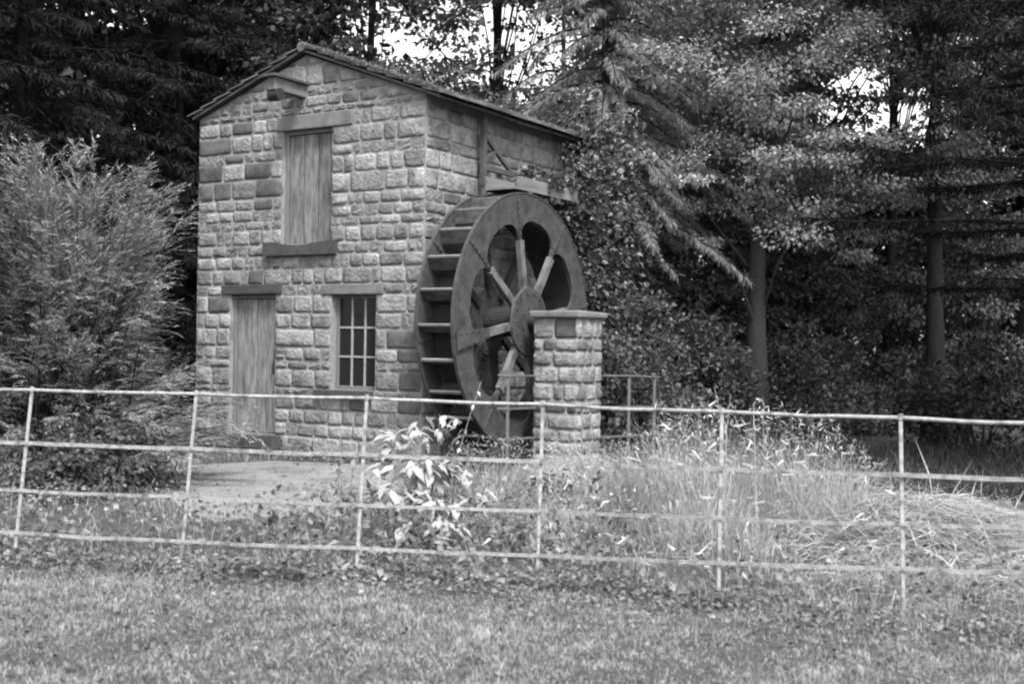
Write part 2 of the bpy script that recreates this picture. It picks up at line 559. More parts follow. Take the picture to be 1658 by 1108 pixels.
# course heights shared by both walls
rs = random.Random(5)
brk = sorted([0.02, EAVE, APEX] + [o[i] for o in (DOOR, L_DOOR, WINDOW, L_WIN, HATCH, L_HATCH, S_HATCH, S_WIN, STEP) for i in (2, 3)])
mb_ = [brk[0]]
for v_ in brk[1:]:
    if v_ - mb_[-1] > .085: mb_.append(v_)
courses = []
for a_, b_ in zip(mb_[:-1], mb_[1:]):
    k_ = max(1, round((b_ - a_) / .205))
    ws_ = [rs.uniform(.62, 1.45) for _ in range(k_)]
    zc_ = a_
    for w_ in ws_:
        courses.append((zc_, zc_ + (b_ - a_) * w_ / sum(ws_))); zc_ = courses[-1][1]
ADDED = [L_DOOR, L_WIN, L_HATCH, S_HATCH, S_WIN, STEP, DOOR, WINDOW, HATCH]
stones = []       # (area, face, u0, u1, z0, z1)
BLOCKS = []
for ci, (z0, z1) in enumerate(courses):
    # zones blocked by openings, lintels and sills in this course: split the course at their edges
    zs = sorted({z0, z1} | {zz for o in ADDED for zz in o[2:] if z0 + 0.09 < zz < z1 - 0.09})
    for a0, a1 in zip(zs[:-1], zs[1:]):
        zm = (a0 + a1) / 2
        ylo, yhi = 0.0, WID
        if a0 > EAVE:
            q = (a0 - EAVE) / (APEX - EAVE) * WID / 2
            ylo, yhi = q + .03, WID - q - .03
        blocks = sorted([(o[0], o[1]) for o in ADDED if o[2] - 1e-4 < zm < o[3] + 1e-4])
        mer = []
        for b in blocks:
            if mer and b[0] <= mer[-1][1] + .05:
                mer[-1] = (mer[-1][0], max(mer[-1][1], b[1]))
            else:
                mer.append(b)
        y = ylo
        for b0, b1 in mer + [(yhi, yhi)]:
            b0 = min(b0, yhi)
            if b0 - y > 0.05:
                hh = a1 - a0
                for u0, u1 in split_row(y, b0, max(.17, hh * .85), max(.40, hh * 2.3), rs):
                    stones.append(((u1 - u0) * hh, 'front', u0, u1, a0, a1))
            y = max(y, b1)
    if z1 <= EAVE + .02 and z0 < EAVE - .1:
        for u0, u1 in split_row(0.0, 4.15, max(.26, (z1 - z0) * 1.2), max(.6, (z1 - z0) * 3), rs):
            stones.append(((u1 - u0) * (z1 - z0) * (0.5 if z0 < 3.2 or u0 > 2.6 else .9), 'side', u0, u1, z0, min(z1, EAVE - .01)))
stones.sort(key=lambda s: -s[0])
J = 0.009
rest = MB()
nrest = 0
for k, (_, face, u0, u1, z0, z1) in enumerate(stones):
    w, h = u1 - u0 - 2 * J * rs.uniform(.6, 1.3), z1 - z0 - 2 * J * rs.uniform(.6, 1.2)
    if w < .04 or h < .03:
        continue
    off = rs.uniform(-.006, .006)
    if face == 'front':
        top = None
        if z1 > EAVE - .05:
            top = (lambda x, u1=u1, z0=z0: roofline(u1 - J - x) - z0 - J - .02)
            if top(0) < .03 and top(w) < .03:
                continue
        me = stone_mesh(w, h, rs.uniform(.012, .032), nx=max(5, min(9, int(w / .05))), ny=5 if h < .2 else 6, top=top, seed=k)
        dark = rs.random() < (.2 if u0 > 2.4 else .07)
        loc, rz = (0, u1 - J, z0 + J), -PI / 2
    else:
        me = stone_mesh(w, h, rs.uniform(.010, .024), nx=max(5, min(9, int(w / .055))), ny=5, seed=k)
        dark = rs.random() < .04
        loc, rz = (u0 + J, 0, z0 + J), 0
    mm = M['dark_stone'] if dark else M['stone']
    if k < 300:
        me.materials.append(mm)
        o = bpy.data.objects.new('stone', me); COL.objects.link(o)
        o.parent = fw if face == 'front' else sw
        o.location = loc; o.rotation_euler = (0, 0, rz)
        # children of the walls share the mill's frame (walls sit at its origin)
    else:
        mtx = Matrix.Translation(loc) @ Matrix.Rotation(rz, 4, 'Z')
        rest.add([mtx @ v.co for v in me.vertices], [tuple(p.vertices) for p in me.polygons])
        nrest += 1
        bpy.data.meshes.remove(me)
if nrest:
    o = rest.build('small_stones', M['stone'], mill); o['kind'] = 'stuff'
print('stones', len(stones), 'joined', nrest)

# dressed pieces
def slab(name, r, m, proud=0.03, back=0.12, parent=mill, bevel=0.012, extra=0):
    mb = MB(); mb.box((-proud, r[0] + .006, r[2] + .004), (back, r[1] - .006, r[3] - .004), 0.003)
    return mb.build(name, m, parent, bevel=bevel)
slab('lintel', L_DOOR, M['sill'], .035)
slab('lintel', L_WIN, M['dressed'], .03)
slab('lintel', L_HATCH, M['dressed'], .03)
slab('door_step', STEP, M['sill'], .16, .1)
# worn hatch sill: dished along its top
mb = MB()
n_ = 12
vs = []
for i in range(n_ + 1):
    a = i / n_
    y = S_HATCH[0] + (S_HATCH[1] - S_HATCH[0]) * a
    zt = S_HATCH[3] + .02 - .045 * math.sin(PI * min(1, max(0, (a - .15) / .7)))
    vs += [(-.09, y, S_HATCH[2]), (-.09, y, zt), (.14, y, zt), (.14, y, S_HATCH[2])]
fs = [(0, 1, 2, 3), (n_ * 4 + 3, n_ * 4 + 2, n_ * 4 + 1, n_ * 4)]
for i in range(n_):
    for k in range(4):
        fs.append((i * 4 + k, (i + 1) * 4 + k, (i + 1) * 4 + (k + 1) % 4, i * 4 + (k + 1) % 4))
mb.add(vs, fs); mb.build('hatch_sill', M['sill'], mill)
slab('window_sill', S_WIN, M['sill'], .10, .12)

# doors
def plank_door(name, r, nb, recess, fname):
    y0, y1, z0, z1 = r
    fr = MB()
    fr.box((recess - .03, y0 + .002, z0 + .002), (recess + .06, y0 + .052, z1 - .05))
    fr.box((recess - .03, y1 - .052, z0 + .002), (recess + .06, y1 - .002, z1 - .05))
    fr.box((recess - .034, y0 + .002, z1 - .05), (recess + .06, y1 - .002, z1 - .002))
    d = thing_part(name)
    f = fr.build('door_frame', M['frame'], d, bevel=.004)
    a, b = y0 + .056, y1 - .056
    w = (b - a) / nb
    for i in range(nb):
        pb = MB(); pb.box((recess + random.uniform(0, .009), a + i * w + .008, z0 + .012), (recess + .03, a + (i + 1) * w - .008, z1 - .056))
        for zz_ in (z0 + .3, (z0 + z1) / 2, z1 - .3):
            for yy_ in (.3, .7):
                yn = a + (i + yy_) * w; pb.tube([(recess + .005, yn, zz_), (recess - .004, yn, zz_)], .007, 5)
        pb.build('plank', M['plank'], d, bevel=.004)
    bk = MB(); bk.box((recess + .034, y0 + .056, z0 + .01), (recess + .05, y1 - .056, z1 - .055))
    bk.build('ledge_backing', M['dark_wood'], d)
    return d
def thing_part(name):
    o = bpy.data.objects.new(name, None); COL.objects.link(o); o.parent = mill
    return o
dd = plank_door('door', DOOR, 4, .09, 'door')
hb = MB(); hb.box((.078, DOOR[0] + .08, 1.12), (.09, DOOR[0] + .11, 1.3)); hb.tube([(.05, DOOR[0] + .095, 1.15), (.05, DOOR[0] + .095, 1.27)], .009, 6)
hb.build('handle', M['iron'], dd)
hh = plank_door('loading_hatch', HATCH, 3, .09, 'hatch')

# window: frame, glazing bars, nine panes
y0, y1, z0, z1 = WINDOW
wd_ = thing_part('window')
mb = MB()
mb.box((.10, y0 + .002, z0 + .002), (.16, y0 + .045, z1 - .002))
mb.box((.10, y1 - .045, z0 + .002), (.16, y1 - .002, z1 - .002))
mb.box((.104, y0 + .045, z1 - .045), (.158, y1 - .045, z1 - .002))
mb.box((.104, y0 + .045, z0 + .002), (.158, y1 - .045, z0 + .05))
mb.build('frame', M['frame'], wd_, bevel=.004)
iy0, iy1, iz0, iz1 = y0 + .045, y1 - .045, z0 + .05, z1 - .045
pw, ph = (iy1 - iy0) / 3, (iz1 - iz0) / 3
for i in (1, 2):
    mb = MB(); mb.box((.112, iy0 + pw * i - .013, iz0), (.148, iy0 + pw * i + .013, iz1)); mb.build('glazing_bar', M['bar'], wd_)
    for c in range(3):
        mb = MB(); mb.box((.114, iy0 + pw * c + .0135 * (c > 0), iz0 + ph * i - .012), (.146, iy0 + pw * (c + 1) - .0135 * (c < 2), iz0 + ph * i + .012))
        mb.build('glazing_bar', M['bar'], wd_)
for c in range(3):
    for q in range(3):
        mb = MB(); mb.box((.128, iy0 + pw * c + .004, iz0 + ph * q + .004), (.132, iy0 + pw * (c + 1) - .004, iz0 + ph * (q + 1) - .004))
        p_ = mb.build('pane', M['glass'], wd_)
        p_.rotation_euler = (0, 0, 0)
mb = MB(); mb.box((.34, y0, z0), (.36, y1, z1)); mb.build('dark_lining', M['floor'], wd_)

# roof: two slopes with boards under, slates on top, overhanging eaves
OH, VG = 0.27, 0.10
slope = (APEX - EAVE) / (WID / 2)
RB = APEX + 0.0
def roof_pt(s, d, x, up):
    """s=-1 wheel side, +1 far side; d = distance down slope (horizontal) from the ridge"""
    return Vector((x, WID / 2 + s * d, APEX + .01 - slope * d + up))
roof = thing_part('roof')
for s in (-1, 1):
    mb = MB()
    dm = WID / 2 + (OH if s < 0 else .05)
    a = [roof_pt(s, 0, -VG, 0), roof_pt(s, dm, -VG, 0), roof_pt(s, dm, DEPTH + VG, 0), roof_pt(s, 0, DEPTH + VG, 0)]
    b = [p + Vector((0, 0, .035)) for p in a]
    mb.add(a + b, [(0, 1, 2, 3), (7, 6, 5, 4), (0, 4, 5, 1), (1, 5, 6, 2), (2, 6, 7, 3), (3, 7, 4, 0)])
    mb.build('roof_boards', M['dark_wood'], roof)
    mb = MB()
    rest_s = MB()
    rows = 8
    for r_ in range(rows):
        d0, d1 = (r_ / rows) * (dm + .04) - .0, ((r_ + 1) / rows) * (dm + .04) + .05
        x = -VG - .03
        while x < DEPTH + VG:
            w = rs.uniform(.28, .46)
            x2 = min(x + w, DEPTH + VG + .02)
            if x2 - x < .1:
                break
            th = rs.uniform(.03, .05) if s < 0 else rs.uniform(.016, .026)
            lo_ = .045 + rs.uniform(0, .008)
            q = [roof_pt(s, d0, x + .004, lo_ - .005), roof_pt(s, d1, x + .004, lo_ + .03), roof_pt(s, d1, x2 - .004, lo_ + .03), roof_pt(s, d0, x2 - .004, lo_ - .005)]
            u = [p + Vector((rs.uniform(-.008, .008), rs.uniform(-.012, .012), th)) for p in q]
            fcs = [(0, 1, 2, 3), (7, 6, 5, 4), (0, 4, 5, 1), (1, 5, 6, 2), (2, 6, 7, 3), (3, 7, 4, 0)]
            edge = (x < -VG) or (r_ == rows - 1 and s == -1)
            if edge:
                one = MB(); one.add(q + u, fcs); one.build('slate', M['slate'], roof)
            else:
                rest_s.add(q + u, fcs)
            x = x2
    o = rest_s.build('roof_slates', M['slate'], roof); o['kind'] = 'stuff'
mb = MB()
mb.tube([(-VG - .03, WID / 2, APEX + .07), (DEPTH + VG, WID / 2, APEX + .07)], .07, 8)
mb.build('ridge', M['slate'], roof)
# moss along the wheel-side verge and eave
n = 5200
pos = np.zeros((n, 3))
sel = rng.random(n)
for i in range(n):
    if sel[i] < .55:
        d = rng.random() ** .7 * (WID / 2 + OH)
        p = roof_pt(-1, d, -VG - .03 + rng.uniform(-.015, .09), .10 + rng.uniform(-.03, .02))
    else:
        p = roof_pt(-1, WID / 2 + OH + rng.uniform(-.06, .05), rng.uniform(-VG, DEPTH), .10 + rng.uniform(-.05, .02))
    pos[i] = p
td = rng.normal(size=(n, 3)) * .5 + np.array([-.35, -.45, .5])
mo = mass('moss', leaf_arrays(pos, td, rng.normal(size=(n, 3)), rng.uniform(.02, .055, n), rng.uniform(.01, .022, n)), M['moss'], mill)
mo['kind'] = 'stuff'

# hoist beam projecting from the gable, with its cap board and pulley
q = on_plane(496, 158, 0, 0.0)
hy, hz = q.y, q.z
hoist = thing_part('hoist_beam')
mb = MB(); mb.box((-.62, hy, hz - .0), (.1, hy + .13, hz + .17)); mb.build('beam', M['dark_wood'] if False else M['dressed'], hoist, bevel=.008)
mb = MB(); mb.box((-.68, hy - .05, hz + .172), (.06, hy + .18, hz + .205)); mb.build('cap_board', M['dark_wood'], hoist)
mb = MB(); mb.tube([(-.53, hy - .02, hz - .05), (-.53, hy + .15, hz - .05)], .085, 14); mb.build('pulley', M['iron_in'], hoist)

# ================================================================== WATER WHEEL
wl = thing('water_wheel', mill_to_world(A_H, -(WF + WN) / 2, 0), 'large dark iron waterwheel with petal-shaped openings mounted against the mill side wall', 'waterwheel', MROT)
HWD = (WN - WF) / 2
def seg_mesh(face_sign, nseg=18):
    """one eighth of a shroud with scalloped inner edge; lies in x-z, thickness in y"""
    mb = MB()
    vs = []
    for i in range(nseg + 1):
        ph = (i / nseg) * (PI / 4)
        if i == 0: ph += .003
        if i == nseg: ph -= .003
        a = abs(2 * i / nseg - 1)
        ri = WR * (.585 + .215 * max(0, 1 - a ** 3.0) ** (1 / 2.4))
        for r, y in ((ri, -.016), (WR, -.016), (WR, .016), (ri, .016)):
            vs.append((r * math.cos(ph), y, r * math.sin(ph)))
    fs = [(0, 1, 2, 3), (nseg * 4 + 3, nseg * 4 + 2, nseg * 4 + 1, nseg * 4)]
    for i in range(nseg):
        for k in range(4):
            fs.append((i * 4 + k, i * 4 + (k + 1) % 4, (i + 1) * 4 + (k + 1) % 4, (i + 1) * 4 + k))
    mb.add(vs, fs)
    # raised outer lip
    lv = []
    for i in range(nseg + 1):
        ph = (i / nseg) * (PI / 4)
        for r, y in ((WR - .03, -.03 * 1), (WR + .012, -.03), (WR + .012, .018), (WR - .03, .018)):
            lv.append((r * math.cos(ph), y, r * math.sin(ph)))
    return mb.mesh('rim_segment')
SPOKE0 = math.radians(9.5)
for fy in (-HWD, HWD):
    me = seg_mesh(1); me.materials.append(M['iron'])
    sh = bpy.data.objects.new('shroud', None); COL.objects.link(sh); sh.parent = wl; sh.location = (0, fy, ZC)
    for k in range(8):
        o = bpy.data.objects.new('rim_segment', me); COL.objects.link(o); o.parent = sh
        o.rotation_euler = (0, -(SPOKE0 + k * PI / 4), 0)
    # joint straps with bolt heads at every spoke
    st = MB()
    st.box((WR * .60, -.028, -.022), (WR * .995, -.0165, .022))
    for i in range(7):
        x = WR * (.63 + .052 * i)
        st.tube([(x, -.028, .0), (x, -.042, .0)], .014, 6)
    sme = st.mesh('joint_strap'); sme.materials.append(M['iron'])
    for k in range(8):
        o = bpy.data.objects.new('joint_strap', sme); COL.objects.link(o); o.parent = sh
        o.rotation_euler = (0, -(SPOKE0 + k * PI / 4), 0)
    # outer edge band: worn bright lip
    n_ = 96
    lip = MB(); lv = []; lf = []
    for i in range(n_):
        a = 2 * PI * i / n_
        for r, y in ((WR - .004, -.024), (WR + .014, -.024), (WR + .014, .02), (WR - .004, .02)):
            lv.append((r * math.cos(a), y, r * math.sin(a)))
    for i in range(n_):
        j = (i + 1) % n_
        for k in range(4):
            lf.append((i * 4 + k, i * 4 + (k + 1) % 4, j * 4 + (k + 1) % 4, j * 4 + k))
    lip.add(lv, lf); lip.build('edge_band', M['iron'], sh)
    # spokes
    sp = MB()
    sp.bar((.36, -.01, 0), (WR * .64, -.01, 0), .07, .10)
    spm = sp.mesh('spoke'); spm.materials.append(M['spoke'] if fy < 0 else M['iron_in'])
    sk = MB()
    sk.add([(WR * .575, -.034, -.055), (WR * .70, -.034, -.09), (WR * .70, -.034, .09), (WR * .575, -.034, .055),
            (WR * .575, -.017, -.055), (WR * .70, -.017, -.09), (WR * .70, -.017, .09), (WR * .575, -.017, .055)],
           [(0, 1, 2, 3), (7, 6, 5, 4), (0, 4, 5, 1), (1, 5, 6, 2), (2, 6, 7, 3), (3, 7, 4, 0)])
    for k in range(8):
        o = bpy.data.objects.new('spoke', spm); COL.objects.link(o); o.parent = wl
        o.location = (0, fy, ZC); o.rotation_euler = (0, -(SPOKE0 + k * PI / 4), 0)
    # repair plate on the spoke that points at the viewer's side
    if fy < 0:
        rp = MB()
        rp.add([(WR * .56, -.05, -.06), (WR * .99, -.05, -.115), (WR * .99, -.05, .115), (WR * .56, -.05, .06),
                (WR * .56, -.029, -.06), (WR * .99, -.029, -.115), (WR * .99, -.029, .115), (WR * .56, -.029, .06)],
               [(0, 1, 2, 3), (7, 6, 5, 4), (0, 4, 5, 1), (1, 5, 6, 2), (2, 6, 7, 3), (3, 7, 4, 0)])
        for i in range(5):
            for w in (-1, 1):
                x = WR * (.62 + .08 * i)
                zz = w * (.045 + .05 * i / 5)
                rp.tube([(x, -.05, zz), (x, -.064, zz)], .014, 6)
        o = rp.build('repair_plate', M['iron'], wl)
        o.location = (0, fy, ZC); o.rotation_euler = (0, -(SPOKE0 + 4 * PI / 4), 0)
        rb = MB()
        for i in range(56):
            a = 2 * PI * i / 56 + .05
            r = WR * (.93 if i % 2 else .87)
            rb.tube([(r * math.cos(a), -.016, r * math.sin(a)), (r * math.cos(a), -.024, r * math.sin(a))], .008, 5)
        o = rb.build('rivets', M['iron'], wl); o.location = (0, fy, ZC); o['kind'] = 'stuff'
# hub discs and boss
for fy, sgn in ((-HWD - .06, -1), (HWD + .02, 1)):
    hb = MB()
    hb.tube([(0, fy + .03, 0), (0, fy + .01, 0), (0, fy - .02, 0)], [.44, .4565, .445], 40)
    for i in range(14):
        for r in (.38, .2):
            if r == .2 and i % 2: continue
            a = 2 * PI * i / 14
            hb.tube([(r * math.cos(a), fy - .02, r * math.sin(a)), (r * math.cos(a), fy - .037, r * math.sin(a))], .015, 6)
    o = hb.build('hub_plate', M['iron'], wl); o.location = (0, 0, ZC)
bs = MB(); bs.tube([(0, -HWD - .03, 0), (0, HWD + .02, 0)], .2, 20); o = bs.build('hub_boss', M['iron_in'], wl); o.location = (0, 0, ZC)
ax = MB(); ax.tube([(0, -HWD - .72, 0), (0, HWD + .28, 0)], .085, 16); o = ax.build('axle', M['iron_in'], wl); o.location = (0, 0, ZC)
# sole plate
NB = 24
sl_ = MB(); lv, lf = [], []
for i in range(NB * 2):
    a = 2 * PI * i / (NB * 2)
    for r, y in ((WR * .80, -HWD + .017), (WR * .80, HWD - .017), (WR * .788, HWD - .017), (WR * .788, -HWD + .017)):
        lv.append((r * math.cos(a), y, r * math.sin(a)))
m_ = NB * 2
for i in range(m_):
    j = (i + 1) % m_
    for k in range(4):
        lf.append((i * 4 + k, j * 4 + k, j * 4 + (k + 1) % 4, i * 4 + (k + 1) % 4))
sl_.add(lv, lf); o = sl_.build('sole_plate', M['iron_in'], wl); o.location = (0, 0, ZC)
# buckets: radial board plus raked lip
bk = MB()
y_ = HWD - .018
def plate(pts, th):
    a = [Vector((x, 0, z)) for x, z in pts]
    for p, q in zip(a[:-1], a[1:]):
        d = (q - p).normalized(); nn = Vector((-d.z, 0, d.x)) * th
        vs = []
        for c in (p, q, q + nn, p + nn):
            vs += [c + Vector((0, -y_, 0)), c + Vector((0, y_, 0))]
        bk.add(vs, [(0, 2, 3, 1), (2, 4, 5, 3), (4, 6, 7, 5), (6, 0, 1, 7), (0, 6, 4, 2), (1, 3, 5, 7)])
plate([(WR * .802, 0.0), (WR * .90, .0)], .022)
plate([(WR * .90, .0), (WR * .992, -.10)], .022)
lb_ = MB(); lb_.bar((WR * .985, -y_ - .0, -.088), (WR * .985, y_, -.088), .03, .034); lme = lb_.mesh('lit_worn_edge'); lme.materials.append(M['edge'])  # pale lip bar: light caught by the worn bucket edge, put into its colour
bme = bk.mesh('bucket'); bme.materials.append(M['board'])
for k in range(NB):
    o = bpy.data.objects.new('bucket', bme); COL.objects.link(o); o.parent = wl
    o.location = (0, 0, ZC); o.rotation_euler = (0, -(2 * PI * k / NB + .1), 0)
    q_ = bpy.data.objects.new('lit_worn_edge', lme); COL.objects.link(q_); q_.parent = o

# ================================================================== LAUNDER AND ITS TIMBER FRAME
lx0, lz0 = side(790, 300, .35)
lau = thing('mill_launder', mill_to_world(lx0, -.55, 3.62), 'pale wooden water trough resting above the top of the waterwheel', 'trough', MROT)
ll = 1.6
mb = MB(); mb.box((0, -.24, 0), (ll, .24, .03)); mb.build('trough_floor', M['pale_wood'], lau)
mb = MB(); mb.box((0, -.275, -.01), (ll, -.242, .16)); mb.build('side_board', M['pale_wood'], lau)
mb = MB(); mb.box((0.05, .242, -.01), (ll, .275, .19)); mb.build('side_board', M['pale_wood'], lau)
for x in (.25, 1.0, 1.7):
    mb = MB(); mb.box((x, -.3, -.09), (x + .08, .54, -.012)); mb.build('bearer', M['dark_wood'], lau)
tx, tz = side(786, 300, .16)
tf = thing('timber_bracket', mill_to_world(tx, -.12, tz), 'dark triangular timber bracket with a post fixed under the eaves above the trough', 'bracket', MROT)
hgt = EAVE - .10 - tz
mb = MB(); mb.box((-.035, -.035, 0), (.035, .035, hgt)); mb.build('post', M['dark_wood'], tf)
tl = side(848, 268, .16)[0] - tx
zb = side(786, 270, .16)[1] - tz
mb = MB(); mb.box((.037, -.03, zb - .035), (tl, .03, zb + .035)); mb.build('beam', M['dark_wood'], tf)
mb = MB(); mb.bar((.03, 0, hgt * .72), (tl * .72, 0, zb + .02), .05, .05, (0, 1, 0)); mb.build('brace', M['dark_wood'], tf)
mb = MB(); mb.bar((.03, .0, zb + .10), (tl * .38, 0, zb + .30), .045, .045, (0, 1, 0)); mb.build('brace', M['dark_wood'], tf)

# ================================================================== STONE PIER
pa, pb_, pl_, pmm = 0.80, -1.81, 0.655, 0.687
pier = thing('stone_pier', mill_to_world(pa, pb_, 0), 'square stone pier with a flat capstone carrying the waterwheel axle', 'pier', MROT)
PT = 1.93
mb = MB(); mb.box((.02, .02, -.2), (pmm - .02, pl_ - .02, PT)); pcore = mb.build('mortar_core', M['mortar'], pier)
z = 0.0
r2 = random.Random(3)
while z < PT - .05:
    h = min(r2.choice([.16, .19, .2, .22]), PT - z)
    if PT - (z + h) < .1: h = PT - z
    for face in range(4):
        Lf = pl_ if face % 2 == 0 else pmm
        for u0, u1 in split_row(0, Lf, .17, .38, r2):
            me = stone_mesh(u1 - u0 - .018, h - .02, r2.uniform(.016, .04), nx=6, ny=5, seed=r2.randint(0, 99999))
            me.materials.append(M['dark_stone'] if r2.random() < .2 else M['stone'])
            o = bpy.data.objects.new('stone', me); COL.objects.link(o); o.parent = pcore
            if face == 0: o.location, rz = (.02, pl_ - u0 - .009, z + .01), -PI / 2
            elif face == 1: o.location, rz = (u0 + .009, .02, z + .01), 0
            elif face == 2: o.location, rz = (pmm - .02, u0 + .009, z + .01), PI / 2
            else: o.location, rz = (pmm - u0 - .009, pl_ - .02, z + .01), PI
            o.rotation_euler = (0, 0, rz)
    z += h
cm = MB(); cm.box((-.045, -.045, PT + .003), (pmm + .045, pl_ + .045, PT + .085), .012); cm.build('capstone', M['dressed'], pier, bevel=.022)

# ================================================================== FENCES
tops = [(-490, 620), (-215, 626), (52, 632), (318, 638), (594, 645), (879, 655), (1169, 667), (1458, 677), (1765, 688), (2100, 701)]
bots = [(-550, 880), (-260, 893), (23, 905), (293, 915), (577, 930), (870, 940), (1163, 975), (1463, 1005), (1790, 1035), (2150, 1072)]
r2y = [703, 711, 718, 727, 737, 748, 760, 770, 778, 791]
r3y = [774, 785, 795, 805, 819, 828, 840, 850, 855, 868]
r4y = [834, 848, 863, 877, 888, 900, 912, 922, 929, 944]
posts = []
for (tx_, ty_), (bx_, by_) in zip(tops, bots):
    B = G(bx_, by_); T = P(tx_, ty_, B.y + .10)
    posts.append((B, T, ty_, by_))
fence = thing('estate_fence', posts[5][0], 'pale metal estate fence with round top rail and flat bars crossing in front', 'fence')
FO = posts[5][0]
FB = [p[0] for p in posts]
def fence_y(x):
    return np.interp(x, [p.x for p in FB], [p.y for p in FB])
for B, T, ty_, by_ in posts:
    mb = MB()
    d = (T - B)
    mb.bar(B - FO - d * .12, T - FO + d * .012, .023, .012, (0, 1, 0))
    mb.tube([T - FO - d * .012, T - FO + d * .02], .016, 8)
    mb.build('post', M['fence'], fence, bevel=.002)
def rail(rows, round_, w):
    pts = []
    for (B, T, ty_, by_), y in zip(posts, rows):
        s = (by_ - y) / (by_ - ty_)
        pts.append(B + (T - B) * s - FO + Vector((0, -.016, 0)))
    mb = MB()
    fine = []
    for i in range(len(pts) - 1):
        for k in range(6):
            a = k / 6
            fine.append(pts[i].lerp(pts[i + 1], a) + Vector((0, 0, -.010 * math.sin(PI * a) * random.uniform(.3, 1.2))))
    fine.append(pts[-1])
    if round_:
        fine = [p + Vector((0, .016, 0)) for p in fine]
        mb.tube(fine, .0125, 10)
        mb.build('top_rail', M['fence'], fence, smooth=True)
    else:
        for a, b in zip(fine[:-1], fine[1:]):
            mb.bar(a, b, .010, w)
        mb.build('rail', M['fence'], fence)
rail([t_[1] for t_ in tops], True, 0)
rail(r2y, False, .026); rail(r3y, False, .022); rail(r4y, False, .023)

def small_fence(name, label, pts, rails, extra_ends, group=None):
    f = thing(name, (pts[0].x, pts[0].y, 0), label, 'fence', group=group)
    O = Vector((pts[0].x, pts[0].y, 0))
    for p in pts[:]:
        mb = MB(); mb.bar(Vector((p.x, p.y, -.1)) - O, p - O, .04, .014, (0, 1, 0)); mb.build('post', M['old_fence'], f)
    e = extra_ends
    for zf in rails:
        mb = MB()
        seq = [e[0]] + list(pts) + [e[1]]
        seq = [Vector((p.x, p.y - .012, p.z * zf)) - O for p in seq]
        for a, b in zip(seq[:-1], seq[1:]):
            if zf > .99:
                mb.tube([a, b], .013, 8)
            else:
                mb.bar(a, b, .010, .03)
        mb.build('top_rail' if zf > .99 else 'rail', M['old_fence'], f)
small_fence('iron_railing', 'short iron railing between the waterwheel and the left face of the pier',
            [P(823, 609, 14.95)], [1, .66, .34], (P(806, 608, 14.9), P(868, 609, 15.38)))
small_fence('iron_railing', 'weathered iron railing leading away from the right side of the pier',
            [P(1019, 609, 15.9), P(1060, 611, 16.4)], [1, .66, .34], (P(975, 609, 15.55), P(1068, 611, 16.5)))

# ================================================================== VEGETATION HELPERS
def rand_dir(n):
    return unit(rng.normal(size=(n, 3)))
def clump_leaves(centres, radii, per, size, flat=0.45, tilt=0.6, out_from=None):
    """leaves gathered in loose flattened clumps"""
    k = len(centres)
    idx = np.repeat(np.arange(k), per)
    n = len(idx)
    off = rand_dir(n) * (rng.random(n) ** 0.5)[:, None]
    off[:, 2] *= flat
    pos = centres[idx] + off * radii[idx][:, None]
    nd = rng.normal(size=(n, 3)) * tilt + np.array([0, 0, 1.0])
    td = off * 0.8 + rng.normal(size=(n, 3)) * .6
    if out_from is not None:
        o = unit(centres[idx] - out_from)
        td += o * .7
    td[:, 2] -= .25
    s = size * rng.uniform(.6, 1.3, n)
    return leaf_arrays(pos, td, nd, s, s * rng.uniform(.5, .7, n))
def tree_trunk(base, h, r0, r1, lean=(0, 0), n=10, wob=.06):
    pts, rad = [], []
    dx = dy = 0
    for i in range(n + 1):
        a = i / n
        pts.append(Vector((lean[0] * a + dx, lean[1] * a + dy, h * a - (.15 if i == 0 else 0))))
        dx += random.uniform(-.04, .04); dy += random.uniform(-.04, .04)
        flare = 1 + .5 * max(0, 1 - a * 8)
        rad.append((r0 + (r1 - r0) * a) * flare)
    return pts, rad
def in_gap(c, gaps):
    """keep mask: True where the clump is not inside a gap in the canopy seen from the lawn"""
    keep = np.ones(len(c), bool)
    if gaps:
        px, py = to_px(c)
        for gx, gy, rx, ry, pr in gaps:
            ins = ((px - gx) / rx) ** 2 + ((py - gy) / ry) ** 2 < 1
            keep &= ~(ins & (rng.random(len(c)) < pr))
    return keep
GAPS = [(755, 65, 110, 60, .72), (860, 85, 90, 60, .6), (650, 45, 80, 40, .5), (930, 50, 60, 60, .5), (1395, 158, 84, 70, .84), (1495, 190, 52, 58, .8), (1572, 42, 34, 26, .92), (1580, 85, 40, 30, .6),
        (1440, 70, 40, 40, .5), (140, 30, 60, 22, .5), (1300, 60, 60, 40, .3), (1200, 45, 80, 30, .3)]
